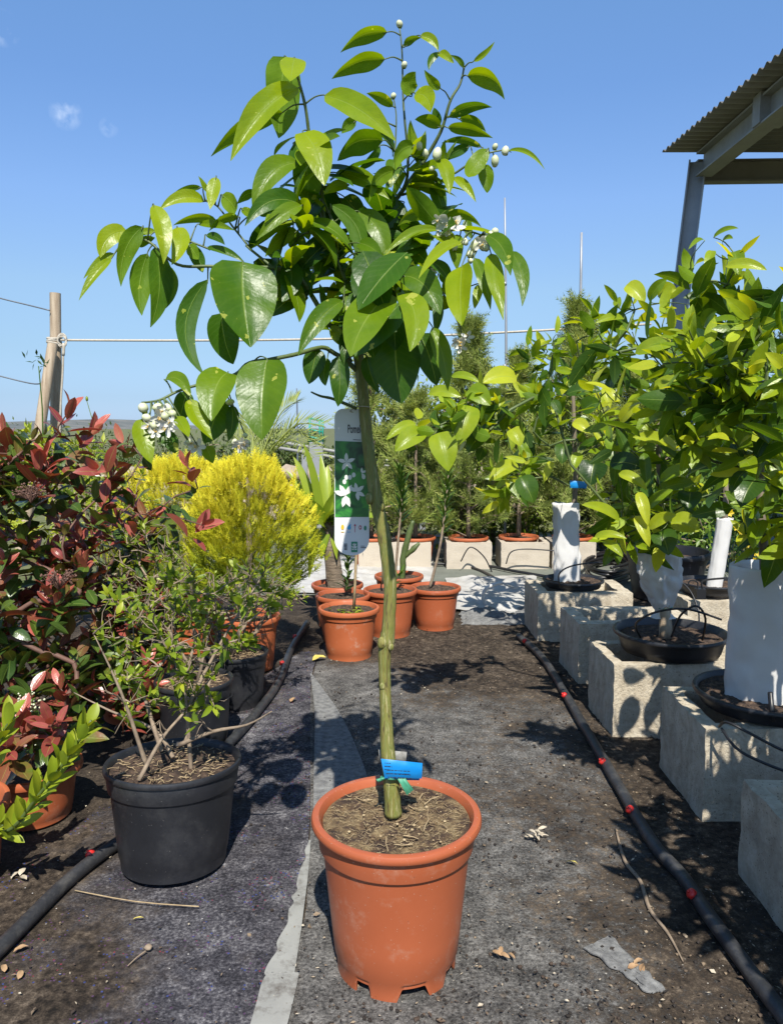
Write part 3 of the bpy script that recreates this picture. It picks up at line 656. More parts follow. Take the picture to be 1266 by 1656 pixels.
# ---------------------------------------------------------------- leaves, branches, pots
def leafgeo(mb, base, tip, width, nrm, arch=0, fold=.18, tint=.5, rows=8, cols=5, arc=None, wav=.03, shape=(.55, .8), twist=0, cordate=0, tc=0):
    base = Vector(base); tip = Vector(tip); ax = tip-base; L = ax.length
    if L < 1e-5: return
    t = ax/L; n = Vector(nrm); n = n-t*n.dot(t)
    if n.length < 1e-4: n = t.orthogonal()
    n.normalize(); a, b = shape; pk = a/(a+b); mxv = pk**a*(1-pk)**b
    vs = []; lf = []; ph = random.uniform(0, 6.3); arc = Vector(arc) if arc is not None else None
    mids = []
    for i in range(rows):
        f = i/(rows-1); c = 4*f*(1-f)
        m = base+ax*f+n*(arch*L*c)-n*(tc*L*f**2.6)
        if arc is not None: m += arc*c
        mids.append(m)
    for i in range(rows):
        f = i/(rows-1)
        tt = (mids[min(i+1, rows-1)]-mids[max(i-1, 0)]).normalized()
        nn = (n-tt*n.dot(tt)).normalized()
        if twist: nn = Matrix.Rotation(twist*(f-.3), 3, tt) @ nn
        s = tt.cross(nn)
        w = width/2*(max(f, .0)**a*(1-f)**b)/mxv if 0 < f < 1 else width*.012
        for k in range(cols):
            c = -1+2*k/(cols-1)
            wv = wav*w*math.sin(ph+f*11+c*2)*abs(c)
            back = cordate*w*abs(c)*(1-f)**3
            vs.append(mids[i]+s*(w*c*(1-.10*abs(c)*abs(fold)))+nn*(abs(c)*w*fold+wv)-tt*back); lf.append((c, f, tint))
    fs = []
    for i in range(rows-1):
        for k in range(cols-1):
            q = i*cols+k; fs.append((q, q+1, q+cols+1, q+cols))
    mb.add(vs, fs, lf)
def grow(mb, base, targets, rtip=.002, rmax=.012, sag=0, sides=6, expo=.42, wig=.12):
    """join scattered points into a branching skeleton rooted at base (a list of points of the trunk)"""
    nodes = [(Vector(p), -1) for p in base]
    for i in range(1, len(nodes)): nodes[i] = (nodes[i][0], i-1)
    nb = len(nodes); b0 = nodes[0][0]
    for t in sorted(targets, key=lambda q: (q-b0).length):
        best = 0; bd = 1e9
        for i, (p, _) in enumerate(nodes):
            v = t-p; d = v.length
            if p.z > t.z+.04: d *= 1.5
            if nodes[i][1] >= 0 and d > 1e-6:
                pd = p-nodes[nodes[i][1]][0]
                if pd.length > 1e-6: d *= 1.35-.45*pd.normalized().dot(v.normalized())
            if i < nb: d *= .9
            if d < bd: bd = d; best = i
        nodes.append((t, best))
    n = len(nodes); cnt = [1]*n
    for i in range(n-1, 0, -1):
        if nodes[i][1] >= 0: cnt[nodes[i][1]] += cnt[i]
    kids = [0]*n
    for i in range(n):
        if nodes[i][1] >= 0: kids[nodes[i][1]] += 1
    out = []
    for i in range(nb, n):
        p, pr = nodes[i]; a = nodes[pr][0]; ln = (p-a).length
        r1 = min(rmax, rtip*cnt[i]**expo); r0 = min(rmax, rtip*(cnt[i]+1)**expo)
        gp = nodes[nodes[pr][1]][0] if nodes[pr][1] >= 0 else a-Vector((0, 0, 1))*ln
        m = (a+p)/2+((a-gp).normalized()*ln*.10)+rvec(ln*wig*.3)-Vector((0, 0, sag*ln))
        if mb is not None: tube(mb, [a, a.lerp(m, .55), m, m.lerp(p, .6), p], lerp_list([r0, r1], 5), sides, cap=False)
        out.append((p, (p-m).normalized(), kids[i] == 0, m))
    return out
def ellipt(n, c, r, shell=.5, zmin=None):
    o = []
    while len(o) < n:
        v = Vector((rnd(-1, 1), rnd(-1, 1), rnd(-1, 1)))
        if v.length > 1 or v.length < shell*random.random(): continue
        q = Vector((c[0]+v.x*r[0], c[1]+v.y*r[1], c[2]+v.z*r[2]))
        if zmin is not None and q.z < zmin: continue
        o.append(q)
    return o
def rosette(mb, p, d, n, L, Wd, lo, hi, back=.08, up=.3, fold=.2, droop=.0, rows=6, cols=3, spread=(35, 75), **kw):
    d = (d+Vector((0, 0, up))).normalized(); s = d.orthogonal().normalized(); u = d.cross(s); ph = rnd(0, 6.3)
    for k in range(n):
        f = k/max(1, n-1); a = ph+k*2.4; base = p-d*back*(1-f)
        sp = R(spread[1]+(spread[0]-spread[1])*f+rnd(-12, 12)); o = s*math.cos(a)+u*math.sin(a)
        dr = (d*math.cos(sp)+o*math.sin(sp)); dr.z -= droop*(1-f)*rnd(.4, 1.3); dr.normalize()
        l = L*rnd(.65, 1.15)*(1-.35*f); nr = d*math.sin(sp)-o*math.cos(sp)+rvec(.18)+Vector((0, 0, .25))
        leafgeo(mb, base+dr*l*.08, base+dr*l, Wd*l/L*rnd(.85, 1.15), nr, arch=rnd(-.02, .14), fold=rnd(.05, fold*1.6), tint=lo+(hi-lo)*f+rnd(-.12, .12), rows=rows, cols=cols, **kw)
def pot_mesh(mb, c, rb, rt, h, seg=64, rim=.012, rimh=.018, band=.2, th=.003, notch=None, z0=.012):
    """tapered nursery pot: foot, wall, collar step, rolled rim, inner wall down to the bottom"""
    rw = lambda z: rb+(rt-rb)*z/h
    zb = h*(1-band)
    foot = .0 if notch else .006
    prof = [(rb*.2, h*.10), (rb*.98-th, h*.10), (rb*.985-th, .001), (rb*.985, 0), (rb*.990, h*.02), (rb*1.003, h*.105), (rw(h*.12), h*.125), (rw(h*.3), h*.3), (rw(h*.55), h*.55), (rw(zb-.004), zb-.004),
            (rw(zb), zb-.0008), (rw(zb)+.0042*h/.2, zb), (rw(zb)+.0046*h/.2, zb+.002), (rw(h*.95)+.0042*h/.2, h-rimh-.002), (rt+rim*.3, h-rimh), (rt+rim*.9, h-rimh+.0006), (rt+rim, h-rimh*.75), (rt+rim, h-rimh*.4), (rt+rim*.85, h-rimh*.1),
            (rt+rim*.55, h), (rt+.001, h-.001), (rt-th, h-rimh*.6), (rw(h*.6)-th, h*.6), (rw(h*.15)-th, h*.15), (.002, h*.12)]
    def zf(a, j, z):
        if notch and z < h*.03: return z+notch(a)*h
        return z
    lathe(mb, c[0], c[1], z0, prof, seg, zf)
    return z0
def soil_disc(mb, c, r, z, amp=.006, seg=56, rings=18, dome=0):
    vs = [(c[0], c[1], z+dome+amp*noise.noise(Vector((c[0]*50, c[1]*50, 1))))]; fs = []
    for j in range(1, rings+1):
        for i in range(seg):
            a = 2*math.pi*i/seg; rr = r*j/rings; x = c[0]+rr*math.cos(a); y = c[1]+rr*math.sin(a); q = Vector((x*45, y*45, z))
            vs.append((x, y, z+dome*(1-(j/rings)**2)+amp*(noise.noise(q)+.7*noise.noise(q*2.4)+.5*noise.noise(q*6))*(1 if j < rings else .3)))
    for i in range(seg): fs.append((0, 1+i, 1+(i+1) % seg))
    for j in range(rings-1):
        for i in range(seg):
            a = 1+j*seg+i; b = 1+j*seg+(i+1) % seg; fs.append((a, a+seg, b+seg, b))
    mb.add(vs, fs)
def straws(mb, c, r, z, n, L=(.008, .03), rad=.0007, dz=.004):
    for _ in range(n):
        a = rnd(0, 6.28); rr = r*math.sqrt(random.random())*.95; p = Vector((c[0]+rr*math.cos(a), c[1]+rr*math.sin(a), z+rnd(0, dz)))
        l = rnd(*L); b = rnd(0, 6.28); d = Vector((math.cos(b), math.sin(b), rnd(-.15, .25)))*l; m = p+d*.5+rvec(l*.08)
        tube(mb, [p, m, p+d], rad*rnd(.6, 1.6), 3, cap=False)
def potted(name, c, rb, rt, h, lab, cat, m_='terra', group=None, soil='soil', sd=.03, z0=.012, pot_label=None, notch=None, seg=56, **kw):
    root = empty(name, (c[0], c[1], z0-.001), lab, cat, group)
    mb = MB(); pot_mesh(mb, c, rb, rt, h, z0=z0, notch=notch, seg=seg, **kw); o = mb.build('pot', M_[m_], root); fix_normals(o, 42)
    if pot_label: o['label'] = pot_label
    mb = MB(); soil_disc(mb, c, (rt-.004)*(1-(1-rb/rt)*sd/h), z0+h-sd); mb.build('soil', M_[soil], root)
    return root
# ---------------------------------------------------------------- the pomelo tree in the middle
CX, CY = .008, 1.205
def notch(a):
    # five feet cut in the skirt; a measured from +X, the camera looks from -Y (a = 270 deg)
    d = (math.degrees(a)-270+540) % 360-180
    def trap(c, w, s):
        x = abs(d-c); return max(0, min(1, (w-x)/s))
    v = max(trap(-32.5, 8, 1.0), trap(16, 16, 5), trap(62, 13, 5), trap(-90, 12, 5), trap(110, 12, 5), trap(150, 12, 5), trap(-140, 14, 5))
    return v*.082
root = potted('potted_pomelo_tree', (CX, CY), .1, .126, .262, 'young pomelo tree in bloom in the big terracotta pot in the foreground', 'potted tree',
              soil='mulch', sd=.013, notch=notch, seg=300, rim=.0135, rimh=.014, band=.19, pot_label='terracotta plastic pot with notched feet')
TREE = root; ZS = .012+.262-.013
mb = MB(); straws(mb, (CX, CY), .12, ZS+.001, 1300, (.003, .009), .0004, .002); straws(mb, (CX, CY), .10, ZS+.003, 16, (.02, .04), .0009, .006)
for _ in range(45): ico(mb, (CX+rnd(-.08, .08), CY+rnd(-.08, .08), ZS+.004), rnd(.0012, .0035), 1, (1, 1, .6), .5, None, .3)
o = mb.build('straw_litter', M_['straw'], root); o['kind'] = 'stuff'
base = P(635, 1308, 1.205)
trunk_px = [(636, 1318, 1.205), (633, 1270, 1.205), (627, 1215, 1.21), (624, 1150, 1.215), (622, 1095, 1.22), (622, 1052, 1.22), (626, 1035, 1.22), (629, 1000, 1.22), (631, 950, 1.22), (626, 900, 1.22), (618, 852, 1.22), (609, 812, 1.22), (600, 755, 1.22), (593, 700, 1.225), (588, 650, 1.225), (583, 600, 1.225), (577, 560, 1.225), (565, 500, 1.22), (556, 455, 1.22)]
tr = [P(*q) for q in trunk_px]
rad = [.0140, .0132, .0115, .0098, .0096, .0106, .0124, .0104, .0104, .0104, .0108, .0106, .0096, .0092, .0090, .0086, .0080, .0070, .0060]
mb = MB(); sp = smooth_path(tr, 6); rr = lerp_list(rad, len(sp))
rr = [r_*(1+.07*noise.noise(Vector((i*.6, 0, 0)))) for i, r_ in enumerate(rr)]; tube(mb, sp, rr, 20, jit=.035)
for (x, y, s_) in ((618, 1040, .0095), (632, 1046, .006), (598, 806, .0085), (617, 820, .006), (619, 1110, .006)):
    c = P(x, y, 1.212); ico(mb, c, s_, 2, (.9, .7, 1.2), .5, None, .3)
mb.build('trunk', M_['bark'], root)
# branch skeleton (crop, x, y, depth)
def br(pts): return [P(*px(c, x, y), Y) for c, x, y, Y in pts]
BR = [
 (br([('D', 232, 230, 1.22), ('B', 175, 1150, 1.21), ('B', 130, 1000, 1.20), ('B', 118, 860, 1.19), ('B', 90, 740, 1.18), ('B', 60, 590, 1.17), ('B', 44, 470, 1.16), ('B', 20, 370, 1.16), ('A', 1212, 350, 1.16)]), [.0060, .0052, .0045, .0038, .0032, .0028, .0024, .0018]),
 (br([('D', 255, 300, 1.22), ('D', 330, 120, 1.24), ('B', 400, 1040, 1.25), ('B', 500, 890, 1.27), ('B', 600, 755, 1.27), ('B', 665, 650, 1.26), ('B', 710, 560, 1.25), ('B', 748, 430, 1.24), ('B', 795, 350, 1.24), ('B', 815, 268, 1.24)]), [.0062, .0052, .0045, .0036, .0030, .0024, .0016]),
 (br([('B', 510, 880, 1.26), ('B', 538, 800, 1.25), ('B', 540, 680, 1.25), ('B', 527, 540, 1.24), ('B', 517, 400, 1.24), ('B', 513, 200, 1.23), ('B', 501, 75, 1.23)]), [.0030, .0026, .0022, .0017, .0012]),
 (br([('D', 290, 660, 1.225), ('D', 240, 610, 1.21), ('D', 180, 575, 1.19), ('D', 120, 548, 1.17), ('C', 1200, 610, 1.14), ('C', 1080, 635, 1.12), ('C', 960, 655, 1.10), ('C', 890, 712, 1.09), ('C', 780, 745, 1.08), ('C', 620, 790, 1.07), ('C', 500, 845, 1.06), ('C', 410, 858, 1.06)]), [.0050, .0042, .0036, .0030, .0024, .0015]),
 (br([('D', 262, 620, 1.22), ('D', 190, 480, 1.20), ('D', 130, 390, 1.18), ('D', 70, 290, 1.17), ('D', 20, 210, 1.16), ('C', 1180, 185, 1.15), ('C', 1080, 168, 1.14), ('C', 960, 165, 1.13), ('C', 750, 160, 1.12), ('C', 590, 150, 1.12), ('A', 440, 1170, 1.12), ('A', 340, 1165, 1.12)]), [.0050, .0044, .0038, .0032, .0026, .0016]),
 (br([('C', 1080, 165, 1.14), ('C', 950, 60, 1.15), ('A', 950, 1190, 1.15), ('A', 870, 1090, 1.16), ('A', 800, 995, 1.16), ('A', 735, 965, 1.16)]), [.0024, .0018, .0013]),
 (br([('C', 760, 75, 1.13), ('A', 740, 1205, 1.13), ('A', 640, 1165, 1.13), ('A', 600, 1140, 1.13)]), [.0020, .0014]),
 (br([('D', 300, 350, 1.23), ('D', 440, 240, 1.19), ('D', 500, 190, 1.17), ('D', 580, 100, 1.16), ('B', 690, 1080, 1.15), ('B', 800, 1060, 1.14), ('B', 900, 1085, 1.13)]), [.0040, .0032, .0022, .0014]),
 (br([('D', 500, 190, 1.17), ('D', 520, 250, 1.16), ('D', 500, 300, 1.15)]), [.0026, .0018]),
 (br([('B', 510, 890, 1.27), ('B', 640, 850, 1.26), ('B', 760, 790, 1.25), ('B', 850, 730, 1.24), ('B', 920, 690, 1.23), ('B', 1000, 672, 1.23)]), [.0026, .0020, .0013]),
 (br([('D', 600, 90, 1.16), ('D', 680, 220, 1.18), ('D', 740, 340, 1.18), ('D', 795, 450, 1.18), ('D', 800, 500, 1.18)]), [.0024, .0016, .0010]),
 (br([('D', 590, 680, 0), ]), [0]),
 (br([('D', 290, 845, 1.222), ('D', 180, 800, 1.20), ('D', 115, 785, 1.19), ('D', 70, 765, 1.18)]), [.0034, .0026, .0014]),
 (br([('B', 120, 900, 1.19), ('B', 190, 1060, 1.17), ('D', 200, 120, 1.16), ('D', 240, 230, 1.17)]), [.0022, .0024, .003]),
 (br([('B', 60, 1080, 1.15), ('B', 30, 1030, 1.15), ('B', -10, 1010, 1.15), ('A', 1180, 1060, 1.15)]), [.0022, .0016]),
 (br([('B', 475, 720, 1.25), ('B', 482, 600, 1.25), ('B', 484, 500, 1.25), ('B', 472, 420, 1.25)]), [.0018, .0010]),
]
BR = [b for b in BR if len(b[0]) > 1]
mbb = MB(); SAMP = []
for pts, rad in BR:
    s_ = stube(mbb, pts, [q_*.84 for q_ in rad], 9, 5, jit=.08); SAMP += s_
SAMP += [p for p in sp if p.z > P(580, 620, 1.2).z]
# every leaf readable in the photograph: crop, base, tip, width, depth at base, depth at tip, tint, roll, arch(x, z), fold
U = 'under'
H = [
('A',1140,228,1115,640,190,1.19,1.17,.55,-25,0,0,.1),('A',1190,232,1170,355,140,1.15,1.10,.85,10,0,0,.1),('A',1210,388,865,745,150,1.15,1.08,.75,25,-20,40,.35),
('A',1130,512,768,740,95,1.17,1.14,.55,-35,0,45,.2),('B',30,585,135,822,165,1.14,1.09,.80,20,15,20,.15),('B',-15,640,40,730,120,1.16,1.13,.35,-20,0,0,.1),('A',1215,768,985,1010,125,1.15,1.10,.55,30,-40,50,.25),
('A',1230,985,940,1092,115,1.14,1.09,.28,15,-20,70,.2),('A',1230,988,1000,1142,85,1.12,1.08,.6,25,0,20,.2),('A',1205,1118,1040,1250,80,1.15,1.12,.6,-30,-10,20,.2),
('A',1240,740,1250,1000,125,1.17,1.16,.5,-40,15,0,.15),('A',985,925,895,978,50,1.15,1.13,.5,-30,0,15,.2),('A',790,843,760,1014,75,1.12,1.10,.88,15,0,0,.15),('A',745,920,700,838,30,1.13,1.12,.75,30,0,0,.2),
('A',730,968,500,1012,75,1.14,1.11,.8,25,0,40,.25),('A',715,897,560,942,35,1.15,1.13,.5,-20,0,15,.2),('A',820,935,890,1042,90,1.15,1.12,.6,-20,20,0,.15),('A',790,1062,570,1088,50,1.14,1.12,.6,-30,0,22,.2),
('A',700,1085,888,1118,45,1.14,1.11,.55,20,0,12,.2),('A',920,1005,980,1060,50,1.13,1.11,.6,0,15,0,.1),('A',905,1050,750,1112,50,1.13,1.12,.6,-30,0,25,.2),('A',470,985,525,1255,105,1.09,1.05,.85,15,22,0,.2),
('A',590,1100,562,1272,100,1.12,1.08,.85,10,35,0,.15),('A',335,1120,200,1250,110,1.13,1.10,.85,10,-30,30,.15),('A',415,1098,300,1405,110,1.11,1.07,.5,-20,-30,30,.15),('A',480,1120,330,1168,42,1.13,1.11,.7,20,0,14,.2),
('C',440,95,400,420,125,1.12,1.09,.5,-25,-20,0,.15),('C',480,60,460,470,135,1.13,1.10,.42,-30,40,0,.12),('C',540,150,500,400,90,1.14,1.12,.3,-20,35,0,.1),('C',270,95,115,207,50,1.12,1.09,.65,20,0,10,.2),
('C',255,120,85,322,52,1.11,1.07,.8,30,0,10,.3),('A',650,1190,705,1266,70,1.13,1.12,.6,-15,0,0,.1),('A',740,1140,835,1190,45,1.13,1.11,.25,20,10,10,.2),('A',740,1205,930,1272,42,1.13,1.11,.3,20,10,14,.2),
('A',660,1200,720,1330,80,1.14,1.13,.35,-15,10,0,.1),('C',390,60,480,10,50,1.13,1.12,.5,-15,0,12,.2),
('C',928,138,972,556,345,1.10,1.04,.30,14,-22,5,.16),('C',820,400,882,656,175,1.13,1.13,.2,-10,-20,0,.1),('C',748,228,728,722,115,1.13,1.10,.25,-15,-110,0,.15),('C',1150,130,1035,410,175,1.17,1.16,.12,-10,110,0,.1),
('C',850,705,768,955,195,1.07,1.02,.5,22,-20,40,.2),('C',1050,640,1010,1016,262,1.06,1.00,.42,18,-4,0,.22),('C',530,742,662,830,80,1.08,1.05,.45,25,10,45,.25),('C',660,840,772,1050,105,1.05,1.02,.7,20,-20,0,.2),
('C',790,840,730,1062,175,1.09,1.07,.15,0,20,0,.1),('C',590,928,650,1035,72,1.05,1.01,.65,25,0,0,.2),('C',420,940,462,1150,125,1.06,1.03,.75,8,-20,0,.15),('C',500,1000,582,1120,95,1.08,1.07,.2,0,20,0,.15),
('C',870,870,850,1056,78,1.08,1.07,.15,0,15,0,.15),('C',740,1080,772,1162,80,1.08,1.06,.55,0,0,0,.1),('C',640,800,600,960,110,1.10,1.09,.12,0,0,0,.1),('C',920,780,900,850,50,1.08,1.07,.75,0,0,0,.1),
('B',440,97,205,186,78,1.22,1.20,.6,-35,-5,28,.25),('B',430,228,172,325,88,1.21,1.19,.6,-35,-5,28,.25),('B',525,168,607,122,40,1.22,1.21,.5,-20,-8,14,.2),('B',600,115,690,192,48,1.21,1.20,.8,20,15,16,.25),
('B',697,200,645,280,38,1.21,1.20,.3,0,-18,8,.15),('B',692,196,760,240,42,1.21,1.19,.75,20,0,6,.2),('B',810,270,745,208,28,1.23,1.22,.35,10,12,6,.2),('B',700,370,620,280,50,1.22,1.20,.7,15,-6,-10,.25),
('B',860,238,960,140,30,1.23,1.21,.65,25,8,-12,.3),('B',830,310,1030,413,90,1.23,1.20,.62,-35,18,38,.3),('B',560,402,575,290,90,1.22,1.21,.6,-15,-22,0,.15),('B',575,395,650,487,100,1.21,1.18,.85,10,22,22,.12),
('B',135,405,476,613,135,1.15,1.07,.72,28,12,22,.22),('B',470,460,340,395,55,1.24,1.22,.55,-20,0,15,.2),('B',290,530,210,590,60,1.23,1.22,.45,-20,-5,10,.2),('B',420,625,186,712,118,1.21,1.18,.45,-35,-15,35,.2),
('B',405,652,288,770,48,1.22,1.21,.3,-20,12,-12,.2),('B',570,650,460,772,82,1.19,1.17,.6,-25,-20,25,.25),('B',480,770,325,927,75,1.18,1.14,.7,-25,-14,30,.2),('B',740,512,950,460,62,1.24,1.22,.4,-25,0,26,.2),
('B',735,562,960,604,62,1.24,1.22,.55,-30,0,12,.2),('B',790,520,922,582,50,1.25,1.23,.5,-25,14,20,.2),('B',700,560,575,520,62,1.23,1.22,.5,-25,0,18,.2),('B',690,550,668,465,50,1.25,1.24,.25,0,0,0,.1),
('B',900,658,705,640,40,1.25,1.24,.4,-20,0,26,.2),('B',840,655,705,732,52,1.25,1.24,.25,-20,0,12,.2),('B',930,665,835,808,92,1.22,1.19,.65,10,-26,-26,.1),('B',905,745,925,873,82,1.24,1.23,.5,0,10,0,.15),
('B',1030,675,1207,765,26,1.22,1.18,.7,25,8,32,.3),('B',690,720,745,862,78,1.20,1.16,.82,22,14,8,.25),('B',765,805,866,908,48,1.21,1.18,.85,18,8,8,.2),('B',680,830,725,976,85,1.24,1.23,.22,-10,-12,0,.15),
('B',600,660,590,740,62,1.25,1.25,.2,0,0,0,.1),('B',590,920,660,962,40,1.25,1.24,.2,0,0,10,.1),('B',655,985,470,1032,78,1.19,1.15,.62,-25,0,30,.22),('B',520,930,400,1052,125,1.26,1.25,.15,-10,0,0,.1),
('B',705,1000,900,1046,52,1.19,1.16,.6,-25,8,38,.25),('B',830,1010,852,1100,52,1.21,1.20,.3,0,-8,0,.15),('B',190,782,442,892,95,1.20,1.15,.6,25,6,20,.2),('B',250,842,130,890,62,1.18,1.15,.75,15,0,14,.2),
('B',165,940,265,1335,95,1.15,1.12,.32,-20,95,50,.12),('B',300,972,432,1190,115,1.17,1.13,.4,8,35,20,.15),('B',690,1060,430,1172,52,1.14,1.10,.7,25,-8,36,.25),('B',640,1140,445,1222,72,1.15,1.11,.3,20,-6,18,.2),
('D',800,35,600,190,62,1.12,1.06,.82,30,-12,24,.25),('D',925,2,1042,205,105,1.12,1.08,.35,15,22,30,.18),('D',1040,78,1098,330,85,1.12,1.09,.4,5,28,10,.15),('D',945,90,1003,366,98,1.11,1.06,.65,10,-6,0,.2),
('D',805,150,796,430,145,1.10,1.04,.78,30,0,0,.25),('D',865,112,942,343,72,1.13,1.10,.4,10,10,0,.2),('D',892,240,865,350,52,1.14,1.12,.8,10,0,0,.15),('D',452,285,262,600,195,1.10,1.03,.52,25,-28,10,.2),
('D',515,290,550,571,155,1.08,1.03,.62,15,45,25,.22),('D',520,198,690,362,155,1.11,1.08,.42,15,20,34,.2),('D',480,480,510,822,245,1.15,1.14,.12,-5,-10,0,.12),('D',600,480,680,732,145,1.15,1.14,.14,0,10,0,.12),
('D',660,450,738,742,100,1.11,1.08,.5,10,15,0,.2),('D',470,340,480,562,155,1.17,1.17,.12,0,0,0,.1),('D',225,320,15,562,112,1.16,1.12,.38,12,-20,20,.2),('D',100,550,60,725,122,1.17,1.16,.15,0,0,0,.12),
('D',200,590,200,826,112,1.16,1.14,.15,0,10,0,.12),('D',150,600,140,735,70,1.18,1.17,.35,-10,-12,0,.12),('D',240,470,230,630,72,1.20,1.20,.12,0,0,0,.1),('D',265,290,205,400,46,1.15,1.13,.5,15,0,0,.2),
('D',340,590,400,772,85,1.18,1.17,.25,0,-10,0,.12),('D',350,95,390,212,62,1.13,1.11,.7,20,0,0,.2),('D',680,290,672,480,62,1.17,1.17,.15,0,12,0,.1),('D',360,70,415,140,60,1.12,1.10,.7,15,0,0,.2),
('D',430,300,380,420,110,1.18,1.18,.15,0,0,0,.1),('D',260,120,330,250,90,1.20,1.20,.15,0,0,0,.1),('D',170,60,230,180,90,1.21,1.21,.2,0,0,0,.1),('D',560,60,640,140,90,1.19,1.18,.4,0,0,0,.1),('D',700,180,760,250,60,1.20,1.20,.3,0,0,0,.1),
('B',230,900,330,1010,110,1.23,1.23,.25,0,0,0,.1),('B',330,1010,300,1150,110,1.24,1.24,.2,0,0,0,.1),('B',10,960,60,1100,90,1.20,1.19,.35,-10,0,0,.1),('B',-30,1150,10,1060,50,1.18,1.17,.45,-10,0,0,.1),('B',450,1060,480,1180,120,1.24,1.24,.25,0,0,0,.1),
('D',-40,130,-70,330,120,1.18,1.17,.2,-10,30,0,.1),('D',300,40,420,110,80,1.15,1.13,.45,20,0,14,.2),('A',1000,1030,1120,1000,70,1.16,1.15,.35,-20,0,10,.2),('A',1190,1130,1250,1200,60,1.18,1.17,.35,-10,0,0,.1),
]
mbl = MB(); camv = Vector((0, 0, HC))
for (c, bx, by, tx, ty, w, yb, yt, tint, roll, ax_, az_, fold) in H:
    s_ = CR[c][2]
    if c == 'D' and ty < 640 and w > 60: yb -= .03; yt -= .05
    if c == 'D' and bx in (452, 515): yb -= .05; yt -= .04
    b = P(*px(c, bx, by), yb); t = P(*px(c, tx, ty), yt)
    n0 = (camv-b).normalized()
    under = roll < -12
    ax = (t-b).normalized(); n0 = (n0-ax*n0.dot(ax)).normalized()
    dpt = (yb+yt)/2*1.02; k = s_/F*dpt
    # rotate the blade about its own length so that its upper side turns to the sky
    upn = Vector((0, 0, 1)); upn = upn-ax*upn.dot(ax)
    n = n0
    if upn.length > .15:
        upn.normalize(); sg = 1 if ax.dot(n0.cross(upn)) > 0 else -1
        n = Matrix.Rotation(R(abs(roll))*sg*(1 if not under else -1), 3, ax) @ n0
        if under: n = -n
    elif under: n = -n
    n = (n+rvec(.04)).normalized()
    width = w*k/max(.6, math.cos(R(roll)))*(.88 if w < 180 else .96)
    leafgeo(mbl, b, t, width, n, arch=.02, fold=fold*(-1 if under else 1)*(1.35), tint=max(0, min(1, tint*.92+.10+rnd(-.07, .07))), rows=14, cols=7, arc=(ax_*k*.9, 0, az_*k*.9), wav=rnd(.03, .10), tc=rnd(-.04, .16), cordate=.12 if w > 140 else 0,
            shape=(.5, .80) if w/math.hypot(tx-bx, ty-by) > .45 else (.62, 1.0), twist=rnd(-.25, .25))
    j = min(SAMP, key=lambda q: (q-b).length); d = (j-b).length
    if d < .09:
        stube(mbb, [j, j.lerp(b, .5)+Vector((0, 0, .12*d)), b-ax*.002, b+ax*.006], [.0014, .0010, .0009, .0005], 6, 3)
# extra mature leaves added on the sun's rays to shade trunk and label
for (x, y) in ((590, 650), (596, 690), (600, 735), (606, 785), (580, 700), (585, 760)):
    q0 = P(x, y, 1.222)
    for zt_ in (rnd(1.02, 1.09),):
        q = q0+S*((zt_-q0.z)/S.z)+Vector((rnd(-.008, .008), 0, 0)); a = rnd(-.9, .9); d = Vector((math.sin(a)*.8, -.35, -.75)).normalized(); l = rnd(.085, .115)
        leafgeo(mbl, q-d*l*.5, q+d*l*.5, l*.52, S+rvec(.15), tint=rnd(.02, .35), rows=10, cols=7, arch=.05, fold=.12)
        j = min(SAMP, key=lambda s_: (s_-q+d*l*.5).length)
        if (j-q+d*l*.5).length < .14: stube(mbb, [j, q-d*l*.5], [.0013, .0009], 5, 2)
# mature leaves inside the crown that carry the shadow
cc = P(575, 440, 1.26)
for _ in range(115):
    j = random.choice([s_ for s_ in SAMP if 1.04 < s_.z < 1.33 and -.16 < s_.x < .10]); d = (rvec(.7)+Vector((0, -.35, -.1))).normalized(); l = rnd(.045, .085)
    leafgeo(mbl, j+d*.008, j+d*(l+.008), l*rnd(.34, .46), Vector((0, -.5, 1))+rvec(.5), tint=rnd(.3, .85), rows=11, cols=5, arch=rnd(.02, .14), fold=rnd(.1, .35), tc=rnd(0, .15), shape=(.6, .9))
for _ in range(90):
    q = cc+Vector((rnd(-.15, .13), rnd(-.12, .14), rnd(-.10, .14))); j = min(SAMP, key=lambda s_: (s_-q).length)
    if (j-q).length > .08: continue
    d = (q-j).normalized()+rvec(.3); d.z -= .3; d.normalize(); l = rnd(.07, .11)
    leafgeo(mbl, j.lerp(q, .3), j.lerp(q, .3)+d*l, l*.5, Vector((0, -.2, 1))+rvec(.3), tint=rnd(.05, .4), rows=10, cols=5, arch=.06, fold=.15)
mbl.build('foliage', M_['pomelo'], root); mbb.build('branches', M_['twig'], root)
# blossom: buds and open flowers
def bud(mb, c, r, st=None, mbs=None):
    d = (rvec(.45)+Vector((0, -.1, .3))).normalized(); ico(mb, c, r*.92, 2, (1, 1, rnd(1.1, 1.55)), .5, d.to_track_quat('Z', 'Y').to_matrix(), .08)
def flower(mb, ma, c, d, r, n=5):
    d = d.normalized(); s_ = d.orthogonal().normalized(); u = d.cross(s_); ph = rnd(0, 6)
    for k in range(n):
        a = ph+k*2*math.pi/n; o = s_*math.cos(a)+u*math.sin(a); e = (o*.9+d*.3+rvec(.12)).normalized()
        leafgeo(mb, c+o*r*.05, c+e*r, r*.50, d-o*.4, arch=rnd(-.25, -.05), fold=.35, rows=9, cols=5, tint=.5, shape=(.45, .35))
    for k in range(9):
        e = (d+rvec(.22)).normalized(); tube(mb, [c, c+e*r*.55], r*.03, 4, cap=False); ico(ma, c+e*r*.58, r*.055, 1)
    tube(ma, [c, c+d*r*.7], r*.05, 5)
mst = MB()
